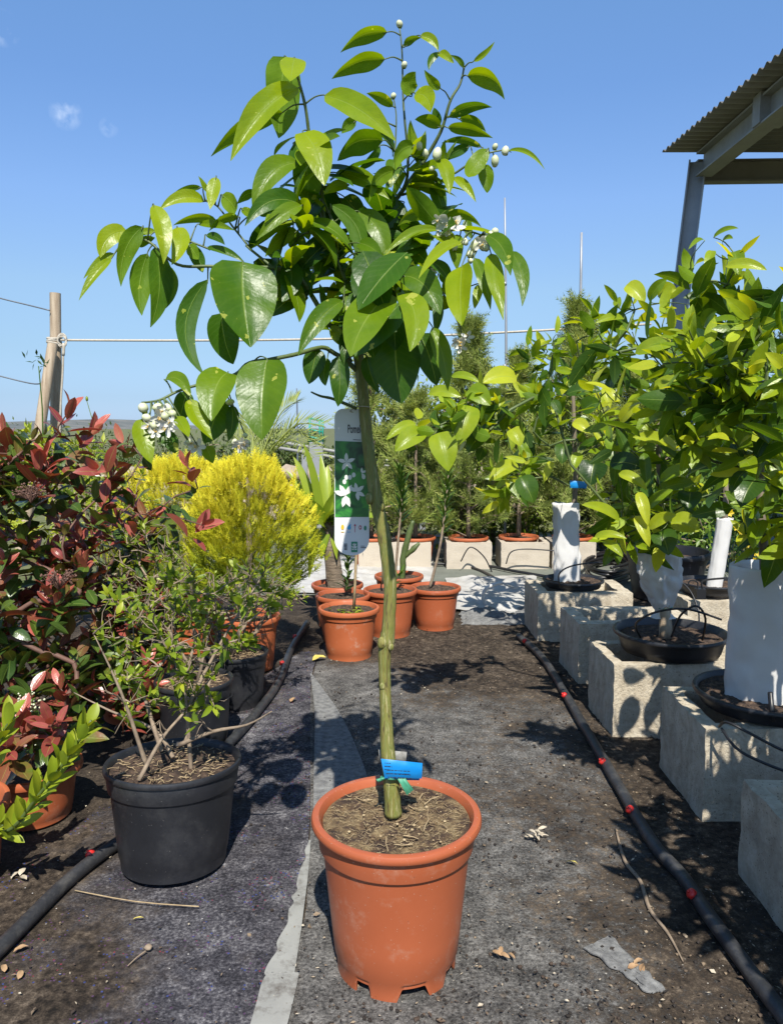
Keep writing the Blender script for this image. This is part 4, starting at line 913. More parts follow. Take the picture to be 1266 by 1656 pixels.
for (c, x, y, r_, Y) in [('B',500,57,17,1.23),('B',523,257,15,1.23),('B',470,408,14,1.25),('B',597,652,16,1.2),('B',627,690,16,1.2),('B',683,690,23,1.19),('B',660,762,14,1.2),('B',965,655,14,1.23),('B',1015,675,19,1.22),('B',965,726,20,1.23),
        ('B',820,1118,15,1.12),('B',865,1140,22,1.11),('B',910,1108,17,1.11),('B',965,1068,19,1.12),('B',945,1082,17,1.12),('B',905,1140,20,1.11),('B',925,1145,18,1.10),('B',770,1150,13,1.12),('B',845,1175,14,1.11),('B',850,1185,13,1.12),
        ('D',840,95,15,1.11),('D',845,125,13,1.11),('D',820,35,14,1.11),('D',910,20,14,1.11),('C',418,885,28,1.05),('C',435,935,22,1.04),('C',545,885,20,1.05),('C',565,915,22,1.04),('C',530,925,22,1.03),('C',862,855,17,1.07),('C',490,880,20,1.05),('C',470,970,20,1.04),
        ('C',885,1060,16,1.06),('C',945,1065,20,1.06),('C',940,1025,13,1.06),('C',650,1062,15,1.07)]:
    b = P(*px(c, x, y), Y); mbu = MB(); bud(mbu, b, r_*CR[c][2]/F*Y*1.02); bo = mbu.build('bud', M_['bud'], root); mk = MB(); rr_ = r_*CR[c][2]/F*Y; ico(mk, b+Vector((rnd(-.2, .2), .1, -.75))*rr_, rr_*.62, 1, (1, 1, .7)); mk.build('calyx', M_['spirea'], bo)
    j = min(SAMP, key=lambda q: (q-b).length)
    if (j-b).length < .09: stube(mst, [j, j.lerp(b, .5)+rvec(.002), b], [.0011, .0008, .0010], 6, 3)
for (c, x, y, r_, Y) in [('B',735,1030,72,1.11),('B',775,1040,55,1.10),('B',700,1100,40,1.13),('B',900,1125,50,1.10),('B',690,1010,40,1.12),('C',500,930,60,1.03),('C',540,985,60,1.03),('C',450,975,50,1.04),('C',520,900,45,1.04),('C',560,960,45,1.03),
        ('C',910,1075,50,1.05),('C',930,1060,42,1.05),('C',700,1085,55,1.07),('C',660,1070,45,1.07),('D',670,172,24,1.14),('D',785,515,45,1.17),('D',800,545,40,1.17),('D',830,500,40,1.18),('C',480,1010,45,1.04)]:
    b = P(*px(c, x, y), Y); mfl = MB(); man = MB(); flower(mfl, man, b, Vector((rnd(-.6, .6), -1, rnd(-.9, .5))), r_*CR[c][2]/F*Y*.9); fo = mfl.build('blossom', M_['petal'], root); man.build('anthers', M_['anther'], fo)
    j = min(SAMP, key=lambda q: (q-b).length)
    if (j-b).length < .09: stube(mst, [j, j.lerp(b, .5), b], [.0012, .0009, .0009], 6, 3)
mst.build('flower_stalks', M_['twig'], root)
# hanging label behind the trunk
YLB = 1.245
root = empty('plant_label', P(568, 900, YLB), 'white hanging picture label with rounded ends tied behind the pomelo trunk', 'label')
def rrect(mb, x0, y0, x1, y1, rt_, rb_, Y, th, n=10):
    pts = []
    for (cx, cy, r_, a0) in ((x1-rt_, y0+rt_, rt_, 0), (x0+rt_, y0+rt_, rt_, 90), (x0+rb_, y1-rb_, rb_, 180), (x1-rb_, y1-rb_, rb_, 270)):
        for i in range(n+1):
            a = R(a0+90*i/n); pts.append((cx+r_*math.cos(a), cy-r_*math.sin(a)))
    fr = [P(x, y, Y) for x, y in pts]; bk = [p+Vector((0, th, 0)) for p in fr]; m = len(fr)
    mb.add(fr+bk, [tuple(range(m)), tuple(reversed(range(m, 2*m)))]+[(i, i+m, (i+1) % m+m, (i+1) % m) for i in range(m)])
mb = MB(); rrect(mb, 541, 661, 597, 898, 14, 26, YLB, .0012); o = mb.build('card', M_['whitecard'], root, smooth=False); fix_normals(o)
M_['lblgreen'] = mat('printed_green_photo', [(.30, (.006, .03, .012)), (.45, (.02, .13, .035)), (.6, (.05, .30, .04)), (.75, (.12, .45, .05))], scale=30, detail=2, rough=.35, bump=0, dist=1)
M_['lbldark'] = mat('printed_green_flat', [(.3, (.03, .26, .15)), (.7, (.03, .28, .16))], scale=3, rough=.35, bump=0)
M_['lblorange'] = mat('printed_orange', [(.3, (.85, .5, .04)), (.7, (.85, .5, .04))], rough=.35, bump=0)
M_['lblblue'] = mat('printed_blue', [(.3, (.03, .42, .75)), (.7, (.03, .42, .75))], rough=.35, bump=0)
M_['lblred'] = mat('printed_red', [(.3, (.5, .02, .08)), (.7, (.5, .02, .08))], rough=.35, bump=0)
M_['lblcream'] = mat('printed_white', [(.3, (.75, .77, .68)), (.7, (.82, .82, .78))], scale=60, rough=.35, bump=0)
def poly(mb, pts, off): 
    v = [P(x, y, YLB-off) for x, y in pts]; mb.add(v, [tuple(range(len(v)))])
mb = MB(); poly(mb, [(542, 836), (596.5, 836), (596.5, 715), (542, 713)], .0008); o = mb.build('printed_photo', M_['lblgreen'], root, smooth=False)
def petal(mb, x, y, a, l, w, off):
    ca, sa = math.cos(R(a)), -math.sin(R(a)); q = [(0, 0), (.35, .5), (.7, .42), (1, 0), (.7, -.42), (.35, -.5)]
    poly(mb, [(x+ca*u*l-sa*v*w, y+sa*u*l+ca*v*w) for u, v in q], off)
mb = MB()
for (x, y, l, an) in ((560, 747, 15, (90, 20, -50, -115, 165)), (559, 801, 20, (120, 60, -70, -105, 160)), (577, 795, 15, (100, 40, 150, -80, -30)), (585, 765, 9, (90, 30, -60))):
    for i, a in enumerate(an): petal(mb, x, y, a, l, l*.42, .0012+.0002*i)
for (x, y) in ((560, 772), (566, 772), (557, 779), (588, 771), (572, 768)):
    poly(mb, [(x+3.2*math.cos(R(k*45)), y+4.2*math.sin(R(k*45))) for k in range(8)][::-1], .0011)
mb.build('printed_flowers', M_['lblcream'], root, smooth=False)
def disc(mb, x, y, rx, ry, off=.0009, n=14): poly(mb, [(x+rx*math.cos(-2*math.pi*k/n), y+ry*math.sin(-2*math.pi*k/n)) for k in range(n)], off)
mb = MB(); disc(mb, 554, 852.5, 2.6, 4.2); poly(mb, [(551.5, 861), (556.5, 861), (556.5, 859.8), (551.5, 859.8)], .0009); mb.build('sun_symbol', M_['lblorange'], root, smooth=False)
mb = MB(); disc(mb, 564.5, 853.5, 3, 3.2); poly(mb, [(564, 852), (568, 849), (567, 847.5), (563, 850)], .0011); poly(mb, [(561.5, 861), (567, 861), (567, 860), (561.5, 860)], .0009); mb.build('water_symbol', M_['lblblue'], root, smooth=False)
mb = MB(); poly(mb, [(573.6, 861), (574.4, 861), (574.4, 849), (573.6, 849)], .0009); poly(mb, [(572, 850.5), (576, 850.5), (574, 847)], .0010); disc(mb, 582.5, 853, 2.2, 3.6); mb.build('height_symbol', M_['lblred'], root, smooth=False)
mb = MB(); disc(mb, 582.5, 853, 1.0, 1.8, .0012); mb.build('symbol_centre', M_['whitecard'], root, smooth=False)
mb = MB(); disc(mb, 590.5, 854, 2.2, 4); mb.build('size_symbol', M_['lbldark'], root, smooth=False)
mb = MB(); poly(mb, [(568, 893), (578, 893), (578, 876), (568, 876)], .0009); mb.build('green_emblem', M_['lbldark'], root, smooth=False)
mb = MB()
for (x, y, l, an) in ((573, 888, 10, (90,)), (573, 887, 6, (140, 40)), (573, 883, 5, (130, 50)), (573, 889, 5, (165, 15))):
    for i, a in enumerate(an): petal(mb, x, y, a, l, l*.4, .0012+.0001*i)
mb.build('emblem_tree', M_['lblcream'], root, smooth=False)
mb = MB()
for k in range(5):
    poly(mb, [(556.0+k*.2, 880.5+k*2.2), (561.3, 880.5+k*2.2), (561.3, 879.2+k*2.2), (556.0+k*.2, 879.2+k*2.2)], .0009)
poly(mb, [(583, 886), (592, 886), (592, 885), (583, 885)], .0009); poly(mb, [(583, 883.5), (590, 883.5), (590, 882.8), (583, 882.8)], .0009)
poly(mb, [(571, 711.5), (584, 712.2), (584, 711.2), (571, 710.5)], .0009)
mb.build('small_print', M_['ink'], root, smooth=False)
cu = bpy.data.curves.new('lettering', 'FONT'); cu.body = 'Pomelo'; cu.size = 1; cu.extrude = .0; cu.offset = .012
tmp = bpy.data.objects.new('lettering_source', cu); COL.objects.link(tmp); bpy.context.view_layer.update()
me = bpy.data.meshes.new_from_object(tmp.evaluated_get(bpy.context.evaluated_depsgraph_get())); bpy.data.objects.remove(tmp, do_unlink=True)
me.name = 'lettering'; hpx = 14.0/F*YLB; lp = P(562, 700, YLB-.0010)
xw = max(v.co.x for v in me.vertices)
hpx = 1.0/F*YLB
for v in me.vertices: v.co = Vector((lp.x+v.co.x*hpx*8.2, lp.y, lp.z+v.co.y*hpx*19))-ORG[root.name]
me.materials.clear(); me.materials.append(M_['ink']); o = bpy.data.objects.new('lettering', me); COL.objects.link(o); o.parent = root
mb = MB(); stube(mb, [P(566, 665, YLB-.001), P(574, 659, 1.235), P(584, 657, 1.212), P(596, 658, 1.214), P(600, 662, 1.23), P(594, 664, YLB), P(575, 668, YLB+.001), P(566, 665, YLB-.001)], .0007, 5, 4); mb.build('tie', M_['rope'], root)
# blue nursery tag and green tape on the trunk
c0 = P(632, 1240, 1.185)
root = empty('nursery_tag', c0, 'bright blue nursery tag with small printed lines wrapped round the pomelo trunk', 'tag')
def band(mb, quad, y0, th=.0006, nx=16, ny=6, bulge=.004, wob=.0015):
    (ax_, ay), (bx, by), (cx, cy), (dx, dy) = quad; vs = []; fs = []
    for s_ in (0, 1):
        for j in range(ny+1):
            for i in range(nx+1):
                u, v = i/nx, j/ny; x = (ax_*(1-u)+bx*u)*(1-v)+(dx*(1-u)+cx*u)*v; y = (ay*(1-u)+by*u)*(1-v)+(dy*(1-u)+cy*u)*v
                Y = y0(u)-bulge*math.sin(math.pi*v)+wob*noise.noise(Vector((u*4, v*3, 1)))+s_*th; vs.append(P(x, y, Y))
    m = (nx+1)*(ny+1)
    for j in range(ny):
        for i in range(nx):
            q = j*(nx+1)+i; fs.append((q, q+nx+1, q+nx+2, q+1)); fs.append((q+m, q+1+m, q+nx+2+m, q+nx+1+m))
    mb.add(vs, fs)
mb = MB(); band(mb, [(616, 1227), (683, 1234), (682, 1259), (622, 1259)], lambda u: 1.186-.006*math.sin(u*3)+.012*u); mb.build('tag_front', M_['blue'], root)
mb = MB(); band(mb, [(617, 1229), (682, 1236), (678, 1262), (624, 1261)], lambda u: 1.232-.03*u); mb.build('tag_back', M_['blue'], root)
mb = MB(); band(mb, [(612, 1212), (658, 1216), (656, 1234), (614, 1232)], lambda u: 1.236-.004*u); mb.build('tag_loop', M_['strip'], root)
mb = MB()
for k, (x0, x1) in enumerate(((622, 632), (622, 634), (625, 663), (624, 664), (627, 668))):
    y = 1233+k*5.6; seg_ = x0
    while seg_ < x1:
        e = min(seg_+rnd(2, 6), x1); Yt = lambda X: 1.1805-.006*math.sin((X-616)/66*3)+.012*(X-616)/66-.0045
        vs = [P(a, b+(a-616)*.06, Yt(a)) for a, b in ((seg_, y+1.3), (e, y+1.3), (e, y), (seg_, y))]; mb.add(vs, [(0, 1, 2, 3)]); seg_ = e+rnd(.8, 1.5)
mb.build('printed_lines', M_['ink'], root, smooth=False)
root2 = MB(); band(root2, [(642, 1259), (655, 1258), (669, 1277), (658, 1286)], lambda u: 1.178); band(root2, [(608, 1260), (622, 1256), (622, 1261), (612, 1266)], lambda u: 1.19)
tube(root2, [P(x, y, Y) for x, y, Y in ((618, 1258, 1.195), (632, 1259, 1.186), (647, 1259, 1.192), (649, 1258, 1.21), (634, 1257, 1.226), (617, 1257, 1.21), (618, 1258, 1.195))], .0028, 8)
tag(root2.build('tie_tape', M_['greentape']), 'green plastic tape knotted on the pomelo trunk just under the blue tag', 'tape')
# ---------------------------------------------------------------- shared vegetation builders
def qleaf(mb, p, d, w, n, tint):
    s_ = d.cross(n)
    if s_.length < 1e-5: s_ = d.orthogonal()
    s_.normalize(); u = s_.cross(d).normalized(); m = p+d*.45
    mb.add([p, m-s_*w/2+u*w*.15, p+d, m+s_*w/2+u*w*.15], [(0, 3, 2), (0, 2, 1)], [(0, 0, tint), (-1, .45, tint), (0, 1, tint), (1, .45, tint)])
def spray(mb, p, d, L, n, tint, th=.06, ang=38, curl=.2):
    d = d.normalized(); s_ = d.cross(rvec(1)).normalized(); vs = []; fs = []; lf = []; q = p.copy(); dd = d.copy()
    for k in range(n):
        f = k/n; q0 = q.copy(); dd = (dd+s_*0+Vector((0, 0, curl/n))).normalized(); q = q+dd*(L/n)
        for sg in (-1, 1):
            a = R(ang+rnd(-12, 12)); e = (dd*math.cos(a)+s_*math.sin(a)*sg+rvec(.12))*L*(.50*(1-f*.75)); w = dd*L*th
            i = len(vs); vs += [q0-w*.5, q0+w*.5, q0+e]; fs.append((i, i+1, i+2)); t = tint+rnd(-.12, .12)+.15*f; lf += [(0, 0, t)]*3
    i = len(vs); vs += [p-s_*L*th*.3, p+s_*L*th*.3, q+dd*L*.12]; fs.append((i, i+1, i+2)); lf += [(0, 0, tint+.15)]*3
    mb.add(vs, fs, lf)
def blobpts(bl, Yj=1):
    """blobs given as (px, py, radius px x, radius px y, depth, radius depth, count)"""
    o = []
    for (x, y, rx, ry, Y, ry_, n) in bl:
        c = P(x, y, Y); k = Y*1.02/F; o += ellipt(n, c, (rx*k, ry_, ry*k), .6)
    return o
def small(q, t): return max(0, min(1, t))
# ---------------------------------------------------------------- potted citrus on the blocks
def citrus(root, trunk, blobs, L, W_, heroes=(), r0=.011, nl=(5, 8), tl=(.42, 1.0), thin=1.0, seed=1, extra=None):
    random.seed(seed)
    mbt = MB(); tp = smooth_path([P(*q) if not isinstance(q, Vector) else q for q in trunk], 4); tube(mbt, tp, lerp_list([r0*1.15, r0, r0*.7], len(tp)), 10, jit=.05)
    mbb = MB(); tg = blobpts(blobs); out = grow(mbb, tp[len(tp)//2:], tg, rtip=.0016, rmax=r0*.75, sides=6)
    mbl = MB()
    for (p, d, term, m) in out:
        young = random.random() < .6
        if term: rosette(mbl, p, d, random.randint(*nl), L, W_, tl[0]+(.1 if young else -.1), tl[1]+(.1 if young else -.25), back=.11, up=.35, droop=.25, rows=7, cols=5, shape=(.6, .85), wav=.03)
        elif random.random() < .55: rosette(mbl, p, d, random.randint(3, 4), L*1.1, W_*1.15, tl[0]-.2, tl[0]+.25, back=.08, up=0, droop=.7, spread=(60, 95), rows=7, cols=5, shape=(.6, .85))
    if extra:
        eb, el, ew = extra; o2 = grow(mbb, [o[0] for o in sorted(out, key=lambda o: o[0].y)[:6]], blobpts(eb), rtip=.0014, rmax=.004, sides=5)
        for (p, d, term, m) in o2: rosette(mbl, p, d, random.randint(5, 8), el, ew, .3, .9, back=.09, up=.3, droop=.3, rows=7, cols=5, shape=(.6, .85), wav=.04)
    S_ = [o[0] for o in out]+tp
    for (c, bx, by, tx, ty, w, Y, tint) in heroes:
        b = P(*px(c, bx, by), Y); t = P(*px(c, tx, ty), Y-.04); k = CR[c][2]/F*Y*1.02
        n0 = (Vector((0, 0, HC))-b).normalized()+Vector((0, 0, .55))
        leafgeo(mbl, b, t, w*k*.88, n0, arch=.08, fold=.30, tint=tint, rows=12, cols=7, shape=(.58, .8), arc=(0, 0, .006), twist=rnd(-.3, .3))
        j = min(S_, key=lambda q: (q-b).length)
        if (j-b).length < .2: stube(mbb, [j, j.lerp(b, .5)+rvec(.006), b], [.0018, .0014, .0009], 5, 3)
    mbt.build('trunk', M_['cirtrunk'], root); mbb.build('branches', M_['twig'], root); mbl.build('foliage', M_['citrus'], root)
def bag(c, rx, ry, z0, z1, taper=1.0, pinch=None, wr=.004, seg=56, rows=36, th=.0012, lean=(0, 0), flat=0):
    mb = MB(); vs = []; fs = []
    for s_ in (0, 1):
        for j in range(rows+1):
            t = j/rows; z = z0+(z1-z0)*t; k = 1+(taper-1)*t
            if pinch: k *= pinch(t)
            for i in range(seg):
                a = 2*math.pi*i/seg; ca, sa = math.cos(a), math.sin(a)
                if flat: ca = math.copysign(abs(ca)**flat, ca); sa = math.copysign(abs(sa)**(1/flat), sa)
                w = 1+(wr/rx)*(noise.noise(Vector((ca*2.2, sa*2.2, t*5+c[0]*9)))+.5*noise.noise(Vector((ca*6, sa*6, t*9)))+1.1*abs(noise.noise(Vector((ca*5, sa*5, t*1.6+3))))-.8*abs(noise.noise(Vector((ca*2+t*4, sa*2, 8+t*6)))))*1.6
                x = c[0]+ca*(rx*k*w-s_*th)+lean[0]*t; y = c[1]+sa*(ry*k*w-s_*th)+lean[1]*t
                zt = z+(.006*noise.noise(Vector((ca*2, sa*2, 7+c[0]))) if j == rows else 0)
                vs.append((x, y, zt))
    m = (rows+1)*seg
    for j in range(rows):
        for i in range(seg):
            a = j*seg+i; b = j*seg+(i+1) % seg; fs.append((a, b, b+seg, a+seg)); fs.append((a+m, a+seg+m, b+seg+m, b+m))
    for i in range(seg):
        a = rows*seg+i; b = rows*seg+(i+1) % seg; fs.append((a, b, b+m, a+m))
    mb.add(vs, fs); return mb
gC = 'citrus trees on blocks along the right side'
# biggest: white sleeve at the right edge
cA = (.905, 1.80)
root = potted('potted_citrus_tree', cA, .150, .158, .038, 'big citrus in a broad white sleeve at the right edge', 'potted tree', 'blackpot', gC, sd=.012, z0=.236, rim=.010, rimh=.012)
bag((cA[0]+.0, cA[1]), .098, .07, .255, .578, 1.0, None, .0032).build('trunk_sleeve', M_['white'], root)
citrus(root, [(1236, 1150, 1.8), (1236, 1000, 1.8), (1235, 905, 1.8), (1228, 780, 1.8), (1235, 620, 1.82)],
    [(1225, 560, 95, 90, 1.85, .18, 18), (1185, 455, 75, 40, 1.9, .12, 6), (1245, 720, 70, 90, 1.80, .2, 18), (1250, 840, 55, 50, 1.72, .12, 8), (1140, 540, 70, 60, 1.95, .12, 10), (1300, 600, 60, 160, 1.8, .2, 12), (1340, 850, 40, 70, 1.5, .1, 16)], .118, .042,
    [('F',1015,850,1222,735,88,1.62,.95),('F',1090,400,1050,255,50,1.75,.6),('F',920,420,1018,485,85,1.8,.35),('F',760,465,965,360,78,1.8,.75),('F',955,590,1130,560,100,1.75,.3),('F',1200,170,1266,240,110,1.7,.35),
     ('E',945,920,1060,878,30,1.85,.6),('E',905,935,830,975,28,1.85,.6),('E',985,950,1035,925,35,1.85,.6),('E',940,980,912,1095,50,1.82,.75),('E',1000,1055,1190,1070,60,1.78,.85),('E',1040,985,1060,1100,80,1.82,.55),('E',1035,1130,1115,1100,55,1.82,.8),
     ('F',940,745,1090,790,70,1.7,.7),('F',900,250,960,180,80,1.75,.4),('F',1140,950,1070,1080,150,1.6,.2),('F',1250,960,1240,1050,110,1.6,.55)], seed=21, extra=([(1110, 570, 55, 40, 1.36, .08, 6), (1190, 530, 50, 45, 1.32, .08, 6), (1225, 610, 50, 60, 1.32, .10, 9), (1165, 690, 55, 55, 1.36, .10, 9), (1230, 760, 40, 60, 1.40, .08, 6), (1080, 640, 45, 45, 1.42, .08, 5)], .088, .034))
# tied sleeve on the wide bowl
cB = (.842, 2.27)
root = potted('potted_citrus_tree', cB, .142, .158, .062, 'citrus with white sleeve tied at the bottom, in the wide black bowl', 'potted tree', 'blackpot', gC, sd=.022, z0=.2335, rim=.010, rimh=.012)
zb = P(1072, 988, 2.27).z; zt = P(1062, 893, 2.27).z; xb = P(1072, 988, 2.27).x
def pinchB(t): return .30+.70*min(1, max(0, (t-.10)/.5))**.8 if t > .10 else .30+.25*(1-t/.10)
bag((xb, 2.27), .062, .045, zb-.02, zt, 1.0, pinchB, .009, lean=(-.025, 0)).build('trunk_sleeve', M_['white'], root)
mb = MB(); stube(mb, [(xb+.004, 2.255, .275), (xb, 2.262, zb+.02)], [.020, .015], 10, 3, jit=.05); stube(mb, [(xb+.02, 2.27, .27), (xb+.012, 2.27, zb+.02)], [.012, .010], 8, 3); mb.build('stake', M_['wood'], root)
mb = MB(); zz = zb+.012; tube(mb, [(xb+.026*math.cos(a), 2.27+.022*math.sin(a), zz) for a in [i*math.pi/6 for i in range(13)]], .0022, 5); mb.build('sleeve_tie', M_['greentape'], root)
citrus(root, [(1074, 1040, 2.27), (1070, 940, 2.27), (1066, 860, 2.27), (1066, 760, 2.3), (1060, 640, 2.32)],
    [(1050, 790, 85, 85, 2.3, .18, 16), (1020, 580, 85, 70, 2.45, .18, 18), (1110, 640, 70, 80, 2.4, .2, 12), (1000, 680, 60, 60, 2.35, .15, 8), (1120, 760, 50, 90, 2.35, .15, 8), (1030, 850, 80, 40, 2.15, .08, 10), (985, 540, 60, 50, 2.5, .12, 10), (1050, 505, 45, 20, 2.45, .1, 5)], .122, .041,
    [('F',775,815,575,758,82,2.1,.85),('F',520,690,612,595,72,2.1,.95),('F',740,570,585,742,72,2.1,.6),('F',820,855,946,885,52,2.05,.85),('F',665,510,525,428,72,2.15,.7),('F',650,545,852,485,66,2.12,.8),('F',740,560,912,590,62,2.1,.75),
     ('F',830,700,917,603,82,2.08,.85),('F',515,1140,340,1068,66,2.05,.8),('F',600,1010,645,1165,64,2.0,.95),('F',588,1120,652,1262,62,2.0,.95),('F',510,925,640,1000,62,2.05,.85),('F',650,1180,775,1115,70,2.02,.85),('F',750,1150,880,1190,120,2.02,.85),
     ('F',400,1215,548,1225,46,2.05,.8),('F',440,1240,530,1308,50,2.05,.75),('F',545,60,630,140,90,2.4,.9),('F',650,130,732,32,62,2.4,.5),('F',690,110,775,80,85,2.4,.85),('F',835,150,962,108,72,2.3,.9),('F',535,215,402,235,46,2.4,.75),
     ('F',585,375,785,330,85,2.3,.7),('F',640,1090,760,1000,60,2.1,.6),('F',700,960,860,900,70,2.1,.6),('F',690,1010,860,970,80,2.12,.5),('F',840,1010,830,1100,120,2.1,.2),('F',700,1190,740,1300,130,2.1,.25),('F',625,830,640,1000,60,2.15,.4),('F',470,880,620,900,110,2.2,.1),('D',850,835,790,1022,145,1.94,.72),('D',690,965,738,1152,155,1.92,.72),('D',622,965,478,1055,120,1.94,.72),('D',580,920,435,1000,62,1.97,.75),('D',640,775,802,790,75,2.00,.75),('D',1070,700,903,722,120,2.02,1.),('D',830,760,942,832,115,1.97,.6),('D',752,690,892,722,50,2.02,.7),('D',975,745,922,922,82,2.02,.6),('D',880,830,940,960,120,2.07,.05),('D',920,960,832,1062,110,2.00,.3),('D',1075,1120,935,1200,90,2.07,.85)], seed=33, extra=([(905, 640, 25, 12, 2.15, .04, 2), (850, 640, 25, 15, 2.05, .04, 3), (790, 640, 30, 20, 1.98, .05, 4), (740, 655, 35, 20, 1.95, .06, 4), (690, 690, 35, 20, 1.95, .06, 3), (780, 700, 30, 30, 1.98, .05, 3)], .072, .036))
# farthest of the row
cCc = (.790, 3.30)
root = potted('potted_citrus_tree', cCc, .115, .124, .034, 'citrus in a straight white sleeve with a blue tag on the farthest block', 'potted tree', 'blackpot', gC, sd=.01, z0=.216, rim=.008, rimh=.01)
xb = P(917, 945, 3.3).x
bag((xb, 3.3), .056, .022, .236, P(910, 813, 3.3).z, 1.0, None, .005, lean=(-.018, 0), flat=.7).build('trunk_sleeve', M_['white'], root)
mb = MB(); band(mb, [(921, 777), (949, 779), (948, 790), (922, 789)], lambda u: 3.25); mb.build('blue_tag', M_['blue'], root)
citrus(root, [(917, 945, 3.3), (922, 860, 3.3), (930, 790, 3.3), (928, 700, 3.3), (925, 610, 3.3)],
    [(920, 600, 85, 60, 3.35, .22, 22), (960, 690, 80, 50, 3.3, .2, 18), (860, 690, 60, 70, 3.3, .2, 16), (825, 780, 45, 55, 3.2, .15, 10), (900, 560, 60, 25, 3.3, .15, 10)], .125, .042,
    [
     ('F',270,560,432,548,72,3.0,.25),('F',205,600,242,702,46,3.0,.9),('F',440,530,472,625,45,3.0,.95),
     ('F',400,870,380,980,150,3.1,.05),('F',330,830,300,920,60,3.05,.7),('F',300,690,380,740,70,3.0,1.),('F',205,870,170,965,45,3.0,.95),('F',20,720,60,800,90,3.0,.85),('F',345,640,425,600,100,3.1,.35),('F',60,940,120,1060,120,3.05,.3),('F',260,790,250,880,90,3.1,.25)], seed=35)
# thin sleeve behind
cD = (1.30, 3.08)
root = potted('potted_citrus_tree', cD, .11, .125, .05, 'slim citrus in a narrow leaning white sleeve behind the others at the right', 'potted tree', 'blackpot', gC, sd=.015, z0=.233, rim=.008, rimh=.01)
a = P(1153, 968, 3.05); b = P(1172, 838, 3.05)
bag((a.x, 3.05), .032, .026, .262, b.z, 1.0, None, .001, lean=(b.x-a.x, 0), flat=.7).build('trunk_sleeve', M_['white'], root)
citrus(root, [(1153, 965, 3.05), (1172, 830, 3.05), (1170, 740, 3.1), (1165, 660, 3.1)], [(1160, 700, 80, 60, 3.1, .25, 24), (1240, 700, 70, 80, 3.2, .25, 20), (1180, 620, 90, 50, 3.2, .25, 16)], .12, .038, seed=44)
# trees of the same row beside the camera: only their dappled shade is seen
root = potted('potted_citrus_tree', (1.02, 1.02), .10, .115, .15, 'citrus whose dappled shade falls on the right of the path', 'potted tree', 'blackpot', gC, z0=.012)
random.seed(51)
mbt = MB(); tube(mbt, [(1.02, 1.02, .13), (1.0, 1.0, .5), (.98, .98, .8)], [.012, .01, .008], 8)
mbb = MB(); tg = ellipt(90, (.80, .80, .80), (.27, .30, .28), .3)+ellipt(60, (.84, 1.22, .66), (.22, .26, .28), .3); tg = [q for q in tg if (q.x-.07)/max(q.y, .05) > .53]
out = grow(mbb, [Vector((1.0, 1.0, .5)), Vector((.98, .98, .8))], tg, .0016, .008); mbl = MB()
for (p, d, term, m) in out:
    if (p.x-.075)/max(.05, p.y) > .53: rosette(mbl, p, d, 6, .11, .045, .2, .8, rows=5, cols=3)
mbt.build('trunk', M_['cirtrunk'], root); mbb.build('branches', M_['twig'], root); mbl.build('foliage', M_['citrus'], root)
# drip tubes of the citrus row
for pts, lab in (((P(1035, 1030, 2.2), P(1028, 1008, 2.15), P(1060, 990, 2.1), P(1110, 985, 2.1), P(1166, 1002, 2.1)), 'thin black drip tube arching over the wide black bowl'),
        ((P(1085, 1030, 2.15), P(1100, 995, 2.12), P(1125, 980, 2.1), P(1140, 1000, 2.12), P(1135, 1035, 2.2)), 'black drip tube looped upright in the wide black bowl'),
        ((P(905, 950, 3.2), P(904, 928, 3.17), P(925, 915, 3.15), P(965, 910, 3.15), P(985, 912, 3.2)), 'thin black drip tube bent over the rim in front of the straight sleeve'),
        ((P(1248, 1165, 1.66), P(1247, 1145, 1.66), P(1245, 1120, 1.68)), 'upright black dripper stake in front of the broad white sleeve'),
        ((P(1162, 1175, 1.64), P(1175, 1168, 1.60), P(1210, 1185, 1.57), P(1262, 1212, 1.55), P(1300, 1225, 1.55)), 'black drip tube curving over the face of the dappled block'),
        ((P(1166, 1178, 1.62), P(1190, 1210, 1.57), P(1230, 1232, 1.55), P(1290, 1255, 1.55)), 'lower black drip tube hanging over the face of the dappled block'),
        ((P(1093, 935, 2.9), P(1115, 955, 2.85), P(1128, 985, 2.8), P(1130, 1010, 2.78)), 'black drip tube hanging behind the tied sleeve')):
    mb = MB(); stube(mb, list(pts), .0032 if 'stake' not in lab else .006, 7, 6); tag(mb.build('drip_tube', M_['hose']), lab, 'tube', 'thin drip tubes at the citrus pots')
mb = MB(); c = P(1131, 960, 2.9); box(mb, c, (.035, .03, .04)); stube(mb, [c+Vector((-.01, 0, .02)), c+Vector((-.012, 0, .045)), c+Vector((-.04, 0, .05)), c+Vector((-.05, 0, .02))], .003, 6); stube(mb, [c+Vector((.01, 0, .02)), c+Vector((.01, 0, .05)), c+Vector((.09, 0, .06))], .004, 6)
tag(mb.build('drip_fitting', M_['hose'], smooth=False), 'small black drip fitting on the rim beside the thin white sleeve', 'fitting')
# big black tub behind
c = P(1081, 930, 3.98)
root = potted('large_black_tub', (c.x, 4.02), .17, .205, .25, 'large black tub standing behind the tied white sleeve', 'tub', 'blackpot', None, sd=.05, z0=.013, rim=.014, rimh=.03)
